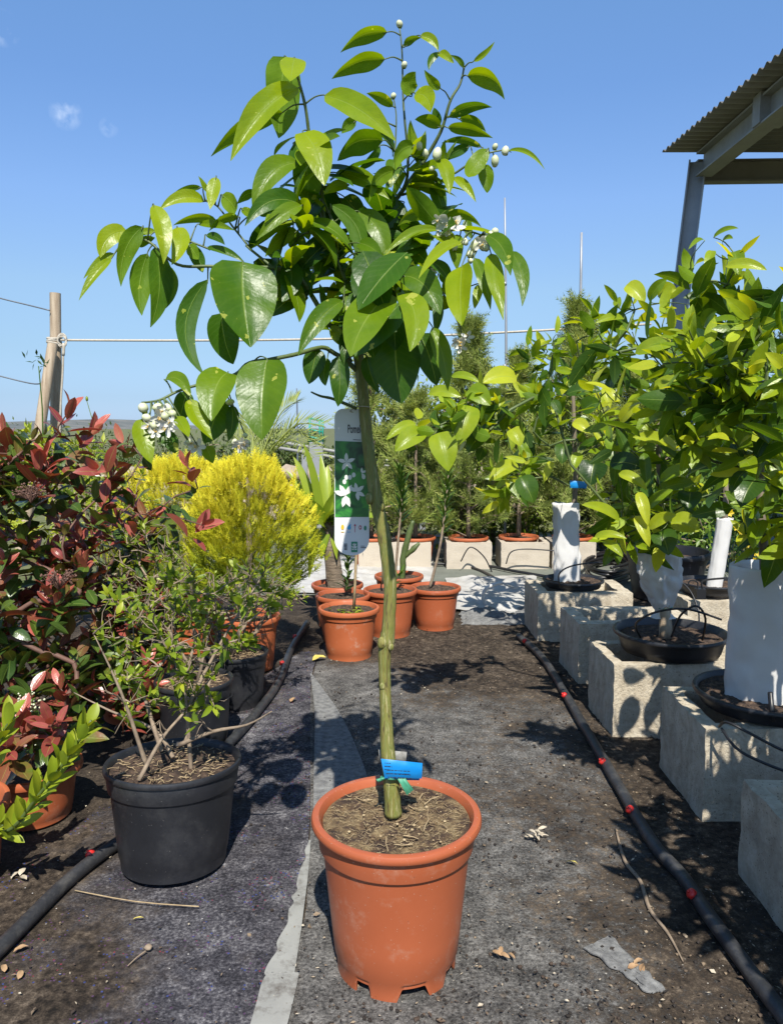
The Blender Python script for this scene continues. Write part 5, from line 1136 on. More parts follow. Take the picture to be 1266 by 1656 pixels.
# ---------------------------------------------------------------- terracotta pots in the middle distance
gP = 'terracotta pots clustered behind the pomelo'
FS = .012
root = potted('terracotta_pot', (-.166, 2.95), .088, .108, .196, 'front pot of the terracotta cluster, with a bamboo cane and whitish scale at its foot', 'potted plant', 'terra_old', gP, sd=.016)
mb = MB(); stube(mb, [P(572, 985, 2.96), P(576, 900, 2.96), P(575, 860, 2.96)], .0055, 8, 2); mb.build('cane', M_['straw'], root)
mb = MB(); random.seed(3)
for _ in range(26):
    p = Vector((-.166+rnd(-.07, .07), 2.95+rnd(-.08, .02), .195)); qleaf(mb, p, Vector((rnd(-.03, .03), rnd(-.03, .03), rnd(0, .012))), .012, Vector((0, 0, 1)), rnd(.2, .9))
mb.build('seedlings', M_['spirea'], root)['kind'] = 'stuff'
def stalkplant(root, pts, n, L, W_, up0, mt='oleander', tl=(.2, .9), rs=.005, start=.0, st='twig'):
    mb = MB(); s_ = stube(mb, pts, [rs, rs*.8, rs*.5], 7, 6); mb.build('stem', M_[st], root); mb = MB()
    for k in range(n):
        f = start+(1-start)*k/(n-1); i = min(len(s_)-2, int(f*(len(s_)-1))); p = s_[i].lerp(s_[i+1], f*(len(s_)-1)-i); d = (s_[i+1]-s_[i]).normalized()
        a = k*2.4; o = d.orthogonal().normalized(); o = Matrix.Rotation(a, 3, d) @ o; e = (o*(1.15-f*.6)+d*(up0+f*.7)).normalized()
        leafgeo(mb, p, p+e*L*rnd(.7, 1.1)*(1-.2*f), W_, d-o*.6, arch=rnd(.0, .15), fold=.2, tint=tl[0]+(tl[1]-tl[0])*f+rnd(-.15, .15), rows=6, cols=3)
    mb.build('leaves', M_[mt], root)
root = potted('terracotta_pot', (-.205, 3.185), .084, .104, .196, 'terracotta pot with a small dark succulent, tucked between the cane pot and the yucca', 'potted plant', 'terra', gP, sd=.016)
stalkplant(root, [P(560, 955, 3.18), P(563, 920, 3.18), P(560, 880, 3.18)], 26, .06, .018, .5, tl=(.0, .5))
root = potted('terracotta_pot', (-.005, 3.27), .086, .106, .200, 'terracotta pot right behind the pomelo trunk, with a thin cane', 'potted plant', 'terra', gP, sd=.016)
mb = MB(); stube(mb, [P(618, 945, 3.27), P(620, 880, 3.27), P(622, 860, 3.27)], .004, 7, 2); mb.build('cane', M_['straw'], root)
stalkplant(root, [P(640, 945, 3.30), P(641, 935, 3.30), P(648, 925, 3.30)], 12, .05, .012, .3, tl=(.3, .8), rs=.003)
root = potted('terracotta_pot', (.196, 3.39), .084, .103, .186, 'rightmost terracotta pot, holding a tall leaning narrow-leaved stem', 'potted plant', 'terra', gP, sd=.014)
stalkplant(root, [P(695, 950, 3.39), P(712, 880, 3.39), P(722, 800, 3.39), P(727, 745, 3.39)], 70, .10, .012, .35, tl=(.2, .9), start=.4, rs=.007, st='twigbrown')
root = potted('terracotta_pot', (-.245, 3.43), .086, .106, .192, 'yucca in a terracotta pot behind the cane pot, its trunk thick and rough', 'potted plant', 'terra', gP, sd=.02)
mb = MB(); sp_ = stube(mb, [P(545, 955, 3.43), P(538, 915, 3.43), P(533, 865, 3.43), P(528, 835, 3.43)], [.042, .036, .032, .026], 16, 4, jit=.1); mb.build('trunk', M_['brownstem'], root)
mb = MB(); random.seed(12)
def blade(b, t, w, tint, droop=.1): leafgeo(mb, b, t, w, (Vector((0, 0, HC))-b).normalized()+rvec(.25)+Vector((0, 0, .6)), arch=rnd(.0, .06), fold=.35, tint=tint, rows=9, cols=3, shape=(.25, .8), arc=(0, 0, droop*(t-b).length))
for (bx, by, tx, ty, w, ti) in ((515, 850, 474, 738, .05, .8), (520, 845, 500, 742, .042, .85), (524, 842, 518, 735, .045, .8), (532, 840, 543, 735, .05, .6), (512, 860, 462, 760, .045, .75), (536, 845, 572, 760, .045, .6), (515, 855, 500, 935, .052, .9), (540, 850, 545, 905, .05, .75), (510, 856, 480, 870, .045, .5), (528, 852, 520, 905, .05, .5),
        (540, 850, 590, 800, .045, .5), (520, 842, 490, 715, .04, .7), (528, 842, 530, 752, .05, .9), (545, 855, 565, 890, .04, .5), (505, 850, 470, 800, .04, .6), (530, 845, 560, 740, .04, .7)):
    blade(P(bx, by, 3.43+rnd(-.03, .03)), P(tx, ty, 3.43+rnd(-.15, .1)), w, ti)
for _ in range(16):
    b = P(527+rnd(-8, 8), 850+rnd(-8, 8), 3.43); a = rnd(0, 6.28); e = Vector((math.cos(a)*rnd(.4, 1), math.sin(a)*.8, rnd(-.5, 1.2))).normalized(); blade(b, b+e*rnd(.2, .3), .042, rnd(.3, .9))
mb.build('blades', M_['yucca'], root)
root = potted('terracotta_pot', (.035, 3.565), .084, .104, .205, 'half hidden terracotta pot at the back of the cluster with a dark fleshy stem', 'potted plant', 'terra', gP, sd=.016)
mb = MB(); stube(mb, [P(650, 940, 3.56), P(652, 905, 3.56), P(660, 870, 3.56), P(668, 842, 3.56)], [.012, .015, .015, .008], 8, 4, jit=.2); stube(mb, [P(655, 900, 3.56), P(668, 888, 3.55), P(678, 878, 3.55)], [.010, .013, .006], 8, 4, jit=.2); mb.build('stem', M_['twig'], root)
stalkplant(root, [P(638, 940, 3.56), P(645, 860, 3.56), P(650, 800, 3.56), P(648, 768, 3.56)], 60, .11, .014, .4, tl=(.1, .7), start=.4, rs=.007, st='twigbrown')
# ---------------------------------------------------------------- evergreens on the back row blocks
gJ = 'shrubs on the back row blocks'
random.seed(77)
jun = [(600, 4.95, 560, 880, 70, 'loose pale shrub seen through behind the label and trunk', .55, 110), (672, 4.95, 640, 870, 55, 'feathery evergreen above the block behind the pomelo trunk', .45, 80), (757, 4.95, 515, 870, 62, 'tall evergreen with a pointed spire, on the block with the dry stems', .4, 150),
       (838, 4.98, 575, 880, 62, 'rounded feathery evergreen on the wide back row block', .5, 120), (925, 4.98, 485, 880, 66, 'tall evergreen reaching the jointed grey pole', .45, 150), (1010, 5.1, 600, 900, 70, 'evergreen mostly hidden behind the citrus with the blue tag', .45, 110)]
for (cx, Y, yt, yb, rpx, lab, tint, n) in jun:
    c = P(cx, yb, Y); rim_z = .20
    root = potted('potted_shrub', (c.x, Y), .10, .12, .185, lab, 'potted shrub', 'terra_old', gJ, sd=.02, z0=.02, seg=40)
    H_ = P(cx, yt, Y).z; r = rpx/F*Y*1.05; tg = []
    for _ in range(n):
        f = random.random()**.8; z = rim_z+.06+(H_-rim_z-.08)*f; a = rnd(0, 6.28); rr = r*(.5+.5*random.random())*(1-f**2.2*.92)*(.80+.95*noise.noise(Vector((math.cos(a)*1.5, math.sin(a)*1.5+f*3, cx)))+.15); tg.append(Vector((c.x+rr*math.cos(a), Y+rr*math.sin(a)*.9, z)))
    mb = MB(); out = grow(mb, [Vector((c.x, Y, .2+(H_-.25)*k/8)) for k in range(9)], tg, .0018, .014, sides=4)
    stube(mb, [(c.x, Y, .2), (c.x, Y, .2+(H_-.25)*.6), (c.x+.01, Y, H_-.06)], [.016, .009, .003], 6, 4); mb.build('stems', M_['twigbrown'], root)
    mb = MB()
    for (p, d, term, m) in out:
        for q in (p, m):
            for k in range(9):
                e = (d*.7+rvec(.5)+Vector((0, 0, .45))).normalized(); spray(mb, q+rvec(.012), e, rnd(.06, .13), 5, tint+rnd(-.3, .3)+.15*noise.noise(q*6), th=.075)
    for k in range(30 if yt < 520 else 4):
        spray(mb, Vector((c.x, Y, H_-.05-.2*random.random())), Vector((rnd(-.4, .4), rnd(-.4, .4), 1)), rnd(.05, .09), 5, tint, th=.07)
    mb.build('foliage', M_['juniper'], root)
# ---------------------------------------------------------------- golden cypresses
for (cx, Y, yt, yb, rpx, lab, pot_, seed) in ((402, 2.80, 728, 950, 95, 'dense golden yellow cypress behind the bare shrub, greener at its base', (-.53, 2.80), 5), (300, 3.05, 728, 955, 112, 'second golden cypress partly hidden behind the red shrub', (-.80, 3.05), 6)):
    random.seed(seed)
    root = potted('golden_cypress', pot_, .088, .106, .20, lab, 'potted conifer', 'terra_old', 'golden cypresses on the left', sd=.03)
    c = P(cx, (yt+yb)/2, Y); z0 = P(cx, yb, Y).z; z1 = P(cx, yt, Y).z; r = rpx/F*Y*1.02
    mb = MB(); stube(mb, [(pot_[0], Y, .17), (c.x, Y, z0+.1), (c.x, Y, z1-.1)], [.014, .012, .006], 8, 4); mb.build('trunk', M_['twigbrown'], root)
    mb = MB()
    for _ in range(7600):
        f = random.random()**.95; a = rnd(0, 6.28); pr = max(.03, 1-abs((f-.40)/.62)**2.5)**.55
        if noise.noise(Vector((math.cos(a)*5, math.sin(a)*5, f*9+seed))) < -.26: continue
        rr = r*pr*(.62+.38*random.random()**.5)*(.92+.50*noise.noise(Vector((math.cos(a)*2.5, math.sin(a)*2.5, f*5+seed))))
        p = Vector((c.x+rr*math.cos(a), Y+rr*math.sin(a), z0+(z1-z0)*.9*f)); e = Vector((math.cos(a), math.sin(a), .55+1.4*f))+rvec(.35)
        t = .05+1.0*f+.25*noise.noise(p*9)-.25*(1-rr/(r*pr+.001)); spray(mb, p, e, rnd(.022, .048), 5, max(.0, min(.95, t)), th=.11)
    for k in range(22):
        a = rnd(0, 6.28); rr = r*rnd(.1, .8); f = rnd(.6, 1); p = Vector((c.x+rr*math.cos(a), Y+rr*math.sin(a)*.8, z0+(z1-z0)*(.88-.20*(rr/r)**1.5)))
        for q in range(9): spray(mb, p+Vector((0, 0, .008*q-.03)), Vector((rnd(-.4, .4), rnd(-.4, .4), 1.4)), .05, 5, .9, th=.1)
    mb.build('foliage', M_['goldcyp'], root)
# ---------------------------------------------------------------- red photinia on the left
def photinia(pot_, blobs, lab, seed, sprigs=(), h=.20, rt_=.125, lv=(6, 9)):
    random.seed(seed)
    root = potted('photinia_shrub', pot_, rt_*.84, rt_, h, lab, 'potted shrub', 'terra', 'photinia shrubs with red young leaves', sd=.03)
    tg = blobpts(blobs); b0 = Vector((pot_[0], pot_[1], h-.02)); mb = MB()
    out = grow(mb, [b0, b0+Vector((0, 0, .1)), b0+Vector((.01, .01, .25))], tg+[P(*q) for q in sprigs], .0015, .0065, sides=6); mb.build('stems', M_['twigred'], root); mb = MB()
    zm = sum(p.z for p, *_ in out)/len(out)
    for (p, d, term, m) in out:
        red = random.random() < (.90 if p.z > zm else .62)
        d = (d+Vector((0, 0, .5))).normalized()
        if term and red: rosette(mb, p, d, random.randint(*lv), .100, .037, .52, 1.0, back=.07, up=.45, spread=(20, 70), rows=7, cols=5, fold=.3, droop=.1, shape=(.7, .75), wav=.03)
        else: rosette(mb, p, d, random.randint(4, 6), .085, .036, rnd(0, .25), .35+(.35 if random.random() < .5 else 0), back=.10, up=.1, spread=(50, 95), rows=7, cols=5, droop=.35, shape=(.7, .75))
        if random.random() < .5: rosette(mb, m, d, 4, .08, .034, .0, .35, back=.05, up=0, spread=(60, 95), rows=6, cols=3, droop=.4, shape=(.7, .75))
    mb.build('foliage', M_['photinia'], root); return root
ph1 = photinia((-.83, 1.70), [(70, 800, 120, 100, 2.05, .2, 40), (50, 960, 110, 110, 1.98, .2, 52), (120, 1010, 60, 120, 2.2, .2, 24), (60, 1110, 90, 70, 1.9, .15, 34), (45, 1185, 60, 30, 1.60, .06, 9), (-90, 900, 90, 200, 2.0, .25, 20)], 'red-leaved shrub at the left edge, tallest sprig in front of the wooden post', 61, h=.12, rt_=.10, sprigs=[(112, 665, 2.0), (95, 690, 2.0), (5, 700, 2.0), (150, 700, 2.05)])
ph2 = photinia((-.80, 2.32), [(225, 830, 60, 50, 2.25, .15, 8), (165, 880, 90, 120, 2.25, .2, 30), (225, 1000, 90, 80, 2.2, .15, 30), (180, 1110, 80, 60, 2.1, .12, 26)], 'red-leaved shrub with long maroon sprays reaching in front of the golden cypress', 62, h=.16, rt_=.11, sprigs=[(320, 790, 2.2), (330, 850, 2.15), (300, 750, 2.2), (200, 720, 2.25), (230, 740, 2.2), (180, 735, 2.1), (160, 760, 2.0)])
def cream(root, c, seed, n=70, r=.045, m_='bud'):
    random.seed(seed); mb = MB(); ms = MB()
    for _ in range(n):
        d = rvec(1).normalized(); d.z = abs(d.z)*.8; q = c+d*r*rnd(.5, 1.1); ico(mb, q, rnd(.0018, .0034), 1); tube(ms, [c-Vector((0, 0, r*.5)), c.lerp(q, .5)+rvec(.003), q], .0007, 3, cap=False)
    mb.build('flower_head', M_[m_], root); ms.build('flower_stalk', M_['twigred'], root)
cream(ph1, P(40, 1145, 1.72), 5); cream(ph1, P(95, 940, 1.85), 6, 60, .04, 'twigred'); cream(ph1, P(50, 800, 1.85), 7, 60, .04, 'twigred')
# ---------------------------------------------------------------- sparse twiggy shrubs in black pots
def twiggy(pot_, rb, rt_, h, blobs, lab, seed, nst=7, tuft=.6, Lf=.028, stems=None, tilt=0):
    random.seed(seed)
    root = potted('sparse_shrub', pot_, rb, rt_, h, lab, 'potted shrub', 'blackpot', 'bare twiggy shrubs in black pots', sd=.014, band=.22, rimh=.012, rim=.008)
    mb = MB(); straws(mb, pot_, rt_*.9, h+.0005, 220, (.006, .022), .0008, .006); mb.build('litter', M_['straw'], root)['kind'] = 'stuff'
    tg = blobpts(blobs); b0 = Vector((pot_[0], pot_[1], h-.012)); mb = MB(); out = []
    if stems:
        nodes_ = []
        for st in stems:
            w = stube(mb, [P(*q) for q in st], [.0048, .0038, .0024, .0009], 7, 4, jit=.12); nodes_ += w
        for q in tg:
            j = min(range(len(nodes_)), key=lambda i: (nodes_[i]-q).length*(1.4 if nodes_[i].z > q.z else 1)); a = nodes_[j]
            m = a.lerp(q, .5)+rvec(.008)+Vector((0, 0, .005)); tube(mb, [a, a.lerp(m, .5)+rvec(.002), m, q], [.0022, .0018, .0014, .0008], 5, cap=False, jit=.1); out.append((q, (q-m).normalized(), True, m)); nodes_ += [m, q]
        tg = []
    per = max(1, len(tg)//nst); tg.sort(key=lambda q: math.atan2(q.z-b0.z-.05, q.x-b0.x))
    for k in range(nst if tg else 0):
        part = tg[k*per:(k+1)*per] if k < nst-1 else tg[k*per:]
        if not part: continue
        cen = sum(part, Vector())/len(part); bb = b0+Vector((rnd(-.03, .03), rnd(-.03, .03), 0)); bs = [bb, bb.lerp(cen, .25)+rvec(.012), bb.lerp(cen, .45)+rvec(.015)]
        tube(mb, bs, [.0055, .0045, .004], 7, jit=.1); out += grow(mb, bs, part, .0012, .0045, sides=5, wig=.35)
    for (p, d, term, m) in out:
        for _ in range(2):
            e = (d+rvec(.6)).normalized()*rnd(.02, .06); tube(mb, [m, m+e*.5+rvec(.004), m+e], [.0011, .0009, .0005], 4, cap=False)
    mb.build('twigs', M_['twigbrown'], root); mb = MB()
    for (p, d, term, m) in out:
        if random.random() < tuft: rosette(mb, p, d, random.randint(4, 8), Lf, Lf*.36, .2, .85, back=.018, up=.6, spread=(20, 65), rows=5, cols=3)
        if random.random() < tuft*.5: rosette(mb, m, d, 4, Lf*.7, Lf*.26, .2, .8, back=.012, up=.6, rows=4, cols=3)
    mb.build('leaves', M_['spirea'], root)
    if tilt:
        for ch in root.children:
            if ch.name.split('.')[0] in ('pot', 'soil', 'litter'): ch.rotation_euler.x = tilt; ch.location.z = .006
    return root
twiggy((-.447, 1.50), .106, .129, .208, [(290, 1000, 140, 75, 1.52, .14, 60), (270, 1110, 120, 75, 1.46, .10, 40), (400, 960, 80, 60, 1.58, .12, 20)], 'bare twiggy shrub with fresh green tufts in the black pot in the left foreground', 71, 8, .85, .038, tilt=-R(4), stems=[
    [(310, 1258, 1.50), (304, 1165, 1.50), (298, 1110, 1.50), (276, 1020, 1.52)], [(303, 1150, 1.50), (330, 1090, 1.52), (375, 1010, 1.56), (425, 930, 1.60)], [(238, 1240, 1.46), (213, 1165, 1.45), (188, 1100, 1.44), (152, 1025, 1.44)],
    [(262, 1215, 1.47), (238, 1140, 1.50), (222, 1085, 1.52), (215, 1000, 1.55)], [(290, 1205, 1.48), (345, 1183, 1.46), (400, 1172, 1.44), (440, 1150, 1.42)], [(225, 1262, 1.42), (262, 1195, 1.46), (300, 1150, 1.50), (350, 1085, 1.55)], [(280, 1225, 1.5), (250, 1180, 1.55), (180, 1150, 1.58), (120, 1120, 1.6)], [(300, 1200, 1.52), (335, 1120, 1.6), (350, 1020, 1.65), (345, 930, 1.65)]])
twiggy((-.555, 2.10), .088, .102, .19, [(330, 965, 80, 50, 2.1, .14, 60), (260, 970, 80, 55, 2.1, .12, 34), (225, 900, 70, 60, 2.1, .10, 44)], 'small-leaved shrub in the middle black pot, branches mixing with the foreground one', 72, 7, .85, .032)
twiggy((-.50, 2.42), .080, .095, .175, [(440, 960, 60, 35, 2.4, .14, 55), (400, 945, 60, 35, 2.45, .12, 30)], 'twiggy shrub in the rearmost black pot under the golden cypress', 73, 7, .7, .028)
twiggy((-1.02, 2.75), .08, .095, .17, [(180, 820, 80, 80, 2.8, .2, 60), (120, 740, 60, 40, 2.8, .15, 24)], 'small green shrub seen between the red-leaved shrubs', 74, 6, 1.0, .04)
# a plant with broad fresh leaves in the left corner
random.seed(81)
root = potted('leafy_plant', (-.875, 1.43), .092, .108, .16, 'fresh green leafy plant arching in from the lower left corner', 'potted plant', 'terra_old', None, sd=.03)
mbs = MB(); mb = MB()
for pts, n in ((((-60, 1330, 1.45), (10, 1345, 1.36), (60, 1290, 1.32), (110, 1225, 1.30), (148, 1165, 1.30)), 46), (((-80, 1300, 1.45), (-30, 1260, 1.38), (0, 1200, 1.35), (15, 1165, 1.35)), 22), (((-70, 1330, 1.45), (-30, 1345, 1.38), (5, 1335, 1.34)), 10)):
    w = [P(*q) for q in pts]; s_ = stube(mbs, [Vector((-.875, 1.43, .14))]+w, [.005, .004, .003, .002], 7, 5); m = len(s_); s0 = int(m*.3)
    for k in range(n):
        f = k/(n-1); i = s0+int(f*(m-2-s0)); p = s_[i]; d = (s_[i+1]-s_[i]).normalized(); o = Matrix.Rotation(k*2.4, 3, d) @ d.orthogonal().normalized()
        e = (o*(.8-.3*f)+d*.9+Vector((0, 0, .25))).normalized(); leafgeo(mb, p, p+e*rnd(.05, .085)*(1-.25*f), .020, d-o*.7+Vector((0, -.3, .3)), arch=rnd(-.03, .1), fold=.2, tint=rnd(.45, .8)+.1*f, rows=8, cols=5, shape=(.8, .7))
mbs.build('stems', M_['twig'], root); mb.build('leaves', M_['spirea'], root)
# ---------------------------------------------------------------- bushes and trees further off
def bush(name, c, r, n, L, lab, cat, seed, mt='bush', group=None, tint=.5, nb=40, trunk=None):
    random.seed(seed); c = Vector(c); root = empty(name, (c.x, c.y, 0), lab, cat, group); mb = MB()
    tg = ellipt(nb, c, r, .6, .05); out = grow(mb, [Vector((c.x, c.y, .0)), Vector((c.x, c.y, max(.05, (c.z-r[2]*.5)*.5))), Vector((c.x, c.y, max(.1, c.z-r[2]*.5)))], tg, .003*max(r)*2, .03*max(r), sides=5)
    tube(mb, [(c.x, c.y, 0), (c.x, c.y, max(.1, c.z-r[2]*.5))], .035*max(r), 8); mb.build('trunk', M_['twigbrown'], root); mb = MB()
    cl = [(p, rnd(.14, .30)*max(r)) for p, *_ in out]
    for _ in range(n):
        p, s_ = random.choice(cl); q = p+rvec(s_*.5); d = (rvec(1)+Vector((0, 0, .4))+(q-c)*1.2/max(r)).normalized()*L*rnd(.6, 1.2); qleaf(mb, q, d, L*.38, Vector((0, -.3, 1))+rvec(.4), tint+rnd(-.3, .3)+.3*noise.noise(p*3/max(r)))
    mb.build('crown', M_[mt], root)
far = [(-60, 9.0, 745, 1.0, .55, 'dull green bush beyond the wooden post at the left edge', 91), (40, 12.0, 735, 1.3, .8, 'broad scrub bush on the skyline left of the wooden post', 92), (215, 11.0, 728, 1.0, .75, 'grey-green bush below the distant hill', 93), (330, 10.0, 735, .9, .8, 'bush beyond the yellow cypresses', 94),
       (450, 9.6, 740, .5, .75, 'bush growing behind the palm', 95), (560, 9.2, 725, .5, .75, 'green bush behind the teal frame and label', 96), (690, 9.0, 690, .8, .9, 'bush behind the pale rail, right of the trunk', 97), (830, 9.4, 660, .9, 1.0, 'large bush filling the gap behind the back row', 98), (980, 9.0, 660, .9, 1.0, 'bush behind the grey pole', 99), (1110, 8.6, 690, .8, .9, 'bush behind the leaning column', 100)]
for (cx, Y, yt, rx, tint_, lab, seed) in far:
    zt = P(cx, yt-18, Y).z; c = P(cx, 700, Y); bush('scrub_bush', (c.x, Y, zt*.5), (rx, .6, zt*.52), 2600, .075, lab, 'bush', seed, group='bushes beyond the nursery', tint=.35)
c = P(1215, 560, 9.0); bush('olive_tree', (c.x, 9.0, c.z), (.62, .6, .55), 5200, .05, 'grey-green tree behind the leaning column at the right edge', 'tree', 103, tint=.25, nb=60)
c = P(95, 745, 3.3); bush('yellow_bush', (c.x, 3.3, .62), (.28, .22, .26), 1500, .045, 'yellow-green bush glimpsed behind the red leaves', 'bush', 104, mt='spirea', tint=.85)
c = P(1130, 840, 4.7); bush('weedy_bush', (c.x, 4.7, .34), (.42, .25, .32), 1800, .06, 'pale weedy growth in front of the teal crate', 'bush', 105, mt='oleander', tint=.75)
c = P(640, 800, 5.6); bush('weedy_bush', (c.x, 5.7, .42), (.50, .3, .36), 2600, .06, 'grassy growth behind the block right of the trunk', 'bush', 106, mt='juniper', tint=.6)
c = P(800, 800, 5.8); bush('weedy_bush', (c.x, 5.9, .5), (.7, .3, .45), 3400, .06, 'dark green growth behind the tall evergreens', 'bush', 108, mt='juniper', tint=.4)
c = P(980, 800, 5.8); bush('weedy_bush', (c.x, 5.9, .5), (.6, .3, .45), 3000, .06, 'green growth behind the farthest citrus', 'bush', 109, mt='juniper', tint=.5)
c = P(1240, 760, 5.2); bush('weedy_bush', (c.x, 5.2, .55), (.45, .3, .5), 2600, .07, 'leafy growth under the canopy at the right edge', 'bush', 110, mt='bush', tint=.4)
for (cx, yt, Y, rx, tint_, mt_, lab, seed) in ((640, 650, 5.45, .30, .45, 'bush', 'broad-leaved bush just right of the pomelo trunk behind the back row', 121), (745, 600, 5.6, .34, .35, 'spirea', 'fresh green broad-leaved bush behind the tall pointed evergreen', 122),
        (850, 620, 5.5, .36, .25, 'spirea', 'leafy green bush behind the wide back row block', 123), (960, 590, 5.6, .36, .5, 'bush', 'mid green bush right of the jointed grey pole', 124), (1060, 640, 5.5, .34, .3, 'spirea', 'fresh green bush behind the citrus with the tied sleeve', 125)):
    zt = P(cx, yt, Y).z; c = P(cx, 700, Y); bush('leafy_bush', (c.x, Y, zt*.52), (rx, .28, zt*.5), 2600, .060, lab, 'bush', seed, mt=mt_, group='broad-leaved bushes behind the back row', tint=tint_, nb=55)
# yellow flowers
random.seed(9); c = P(1192, 860, 3.9); root = empty('flowering_plant', (c.x, 3.9, 0), 'plant with bright yellow flowers between the thin and the broad white sleeves', 'plant')
mbs = MB(); mb = MB(); mbf = MB()
for k in range(26):
    t = P(1192+rnd(-30, 32), rnd(815, 915), 3.9+rnd(-.1, .1)); stube(mbs, [(c.x+rnd(-.05, .05), 3.9, 0), ((c.x+t.x)/2, 3.9, t.z*.5), t], [.003, .002, .0015], 5, 3)
    rosette(mb, t-Vector((0, 0, .03)), Vector((rnd(-.3, .3), -.2, 1)), 7, .06, .02, .2, .7, rows=4, cols=3)
    if k < 15:
        for a in range(6):
            e = Vector((math.cos(a), -.35, math.sin(a))).normalized()*.024; qleaf(mbf, t, e, .018, Vector((0, -1, .2)), .5)
mbs.build('stems', M_['twig'], root); mb.build('leaves', M_['oleander'], root); mbf.build('flowers', M_['yellowflower'], root)
# palm
random.seed(14); c = P(415, 755, 5.6); root = empty('small_palm', (c.x, 5.6, 0), 'small palm with feathery fronds rising above the golden cypress', 'palm')
mb = MB(); stube(mb, [(c.x, 5.6, 0), (c.x, 5.6, c.z*.5), (c.x, 5.6, c.z)], [.09, .08, .07], 12, 3, jit=.15); mb.build('trunk', M_['brownstem'], root); mb = MB()
for (tx, ty, mx_, my_, Yt) in ((522, 688, 475, 690, 5.4), (478, 650, 452, 672, 5.6), (400, 680, 408, 705, 5.7), (508, 740, 470, 712, 5.3), (440, 655, 430, 690, 5.8), (350, 700, 380, 705, 5.5), (515, 715, 470, 700, 5.7)):
    s_ = stube(mb, [c, P(mx_, my_, (5.6+Yt)/2), P(tx, ty, Yt)], [.008, .005, .002], 5, 8, tint=.6)
    for i in range(2, len(s_)-1):
        for h_ in (0, .5):
            p = s_[i].lerp(s_[i+1], h_); d = (s_[i+1]-s_[i]).normalized(); f = i/len(s_)
            for sg in (-1, 1):
                o = d.cross(Vector((0, -.6, 1))).normalized()*sg; e = (d*.8+o*.8+Vector((0, 0, .35))+rvec(.08)).normalized()*.22*(1-.5*f); qleaf(mb, p, e, .012, Vector((0, -.5, 1)), rnd(.2, .7))
mb.build('fronds', M_['juniper'], root)
# little plant stalk against the post, thin grass stalks on the skyline
random.seed(15); mb = MB(); stube(mb, [P(70, 720, 4.5), P(69, 660, 4.5), P(63, 592, 4.5)], [.005, .004, .003], 5, 3); t = P(64, 582, 4.5)
for k in range(16):
    e = (rvec(1)+Vector((0, 0, -.1))).normalized()*.045; qleaf(mb, t+rvec(.022), e, .016, Vector((0, -.5, 1)), .1)
tag(mb.build('slender_weed', M_['oleander']), 'slender dark weed with a small leafy head beside the wooden post', 'plant')
mb = MB(); stube(mb, [P(160, 700, 4.2), P(150, 678, 4.2), P(143, 655, 4.2), P(141, 648, 4.2)], [.003, .002, .0015], 5, 3); ico(mb, P(141, 645, 4.2), .008, 1, (1, 1, 2), .6)
tag(mb.build('flower_stalk', M_['spirea']), 'single thin green stalk with a bud against the sky right of the post', 'plant')
# ---------------------------------------------------------------- loose litter on the cloth
random.seed(99); mb = MB()
def flake(mb, p, s_, tint, z):
    a = rnd(0, 6.28); d = Vector((math.cos(a), math.sin(a), rnd(-.1, .25)))*s_; n = Vector((rnd(-.5, .5), rnd(-.5, .5), 1)); qleaf(mb, Vector((p[0], p[1], z+rnd(.001, .004))), d, s_*rnd(.25, .7), n, tint)
for _ in range(9000):
    y = .95+2.9*random.random()**1.5; x = rnd(-.62*y, .62*y)*1.0
    lf = x < -.16; dens = noise.noise(Vector((x*3, y*3, 0)))
    if lf and random.random() < .75: continue
    if not lf and dens < -.1 and random.random() < .5: continue
    flake(mb, (x, y), rnd(.0025, .008)*(1.9 if random.random() < .07 else 1), random.random()**1.9, .0165)
M_['litter'] = leafmat('litter_flakes', [(.0, (.015, .010, .007)), (.35, (.07, .045, .03)), (.7, (.26, .19, .12)), (1., (.62, .55, .42))], rough=.8, trans=0.0, veins=False, tcol=(1, 1, 1))
for _ in range(2600):
    y = .95+2.9*random.random()**1.4; x = rnd(-.2*y, .6*y)
    if noise.noise(Vector((x*4, y*4, 3))) < -.05: continue
    ico(mb, (x, y, .0150), rnd(.0012, .0042), 1, (1, 1, .7), random.random()**3*.8, None, .4)
mb.build('leaf_litter', M_['litter'], smooth=False)['kind'] = 'stuff'
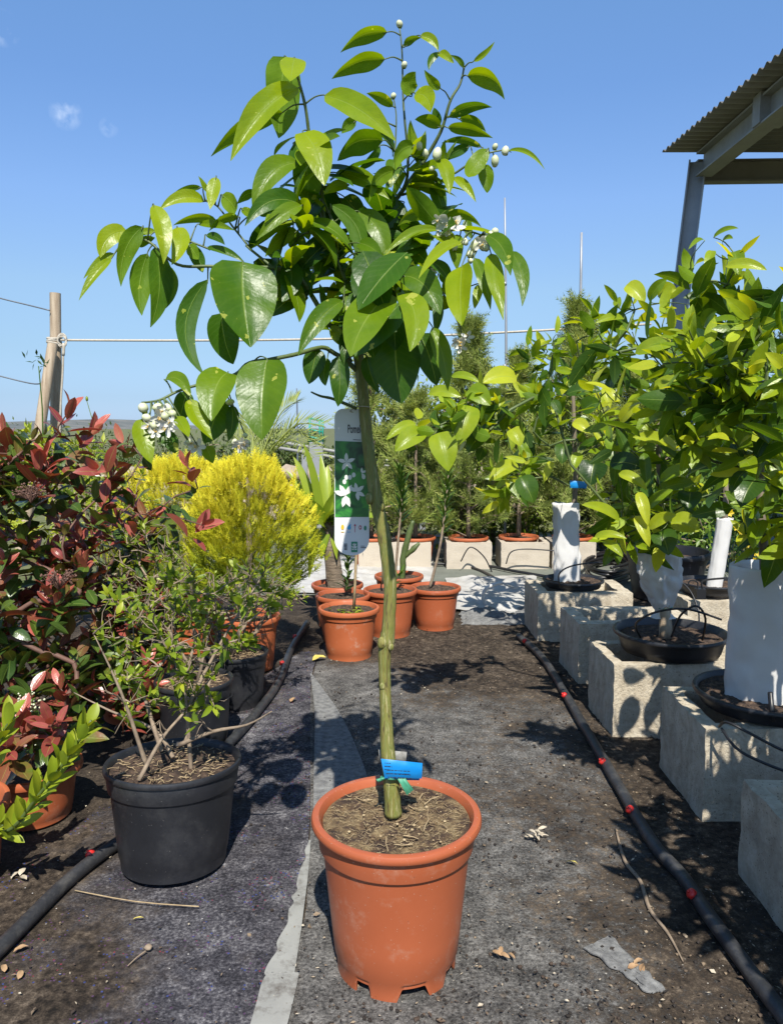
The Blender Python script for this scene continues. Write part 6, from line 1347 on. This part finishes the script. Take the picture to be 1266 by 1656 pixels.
# larger dry pieces one can point at
def dryleaf(x, y, L, W_, ang, lab, m_, n=1, cat='dry leaf'):
    mb = MB(); c = G(x, y, .018)
    for k in range(n):
        a = R(ang)+(rnd(-1.2, 1.2) if n > 1 else 0); o = Vector((rnd(-.02, .02), rnd(-.008, .008), .002*k)) if n > 1 else Vector((0, 0, 0)); d = Vector((math.cos(a), math.sin(a), .12))
        leafgeo(mb, c+o, c+o+d*L, W_, Vector((0, 0, 1))+rvec(.25), arch=.12, fold=.3, tint=.5, rows=7, cols=5, wav=.15)
    tag(mb.build('dry_leaf' if cat == 'dry leaf' else 'dry_sprig', M_[m_]), lab, cat)
M_['dryyellow'] = mat('yellowed_leaf', [(.3, (.55, .42, .08)), (.7, (.68, .58, .16))], scale=40, rough=.7, bump=.2, bdist=.002)
M_['drytan'] = mat('tan_dead_leaf', [(.3, (.30, .17, .08)), (.7, (.50, .33, .18))], scale=40, rough=.8, bump=.3, bdist=.002)
M_['drypale'] = mat('bleached_dry_flowers', [(.3, (.42, .35, .25)), (.7, (.62, .55, .43))], scale=40, rough=.8, bump=.3, bdist=.002)
dryleaf(862, 1355, .022, .007, -20, 'bleached dry flower sprig on the right of the path', 'drypale', 11, 'dry sprig'); dryleaf(915, 1394, .024, .012, -30, 'small yellow leaf on the path below the bleached sprig', 'dryyellow')
dryleaf(1030, 1570, .02, .009, 10, 'curled tan and cream leaf cluster on the torn film scrap', 'drytan', 4); dryleaf(808, 1545, .020, .008, 10, 'crumpled orange-brown leaf to the right of the big pot', 'drytan', 4)
dryleaf(505, 1068, .055, .035, 20, 'pale yellow leaf on the soil in front of the cane pot', 'dryyellow'); dryleaf(470, 1135, .03, .018, 60, 'tan dead leaf beside the left pipe', 'drytan'); dryleaf(1075, 1386, .016, .008, 0, 'tiny yellow leaf resting by the right pipe', 'dryyellow')
dryleaf(25, 1422, .024, .013, 30, 'pale dead leaf on the soil at the left edge', 'drypale', 3); dryleaf(22, 1540, .024, .012, 30, 'orange-brown leaf on the soil at the left edge under the pipe', 'drytan'); dryleaf(15, 1578, .018, .010, 80, 'small tan leaf at the lower left edge', 'drytan', 2); dryleaf(215, 1487, .020, .004, 5, 'thin yellow petal on the cloth below the black pot', 'dryyellow')
mb = MB(); stube(mb, [G(122, 1440, .02), G(220, 1458, .022), G(322, 1466, .02)], .0011, 5, 3); tag(mb.build('straw_stalk', M_['straw']), 'long thin straw lying in front of the black pot', 'straw')
mb = MB(); stube(mb, [G(207, 1562, .017), G(222, 1548, .02), G(236, 1538, .022)], [.0008, .001, .002], 5, 3); ico(mb, G(240, 1532, .022), .006, 2, (1.2, 1, .8), .5, None, .4); tag(mb.build('dry_seed_head', M_['twigbrown']), 'dark dry seed head on a short stalk on the left cloth', 'seed head')
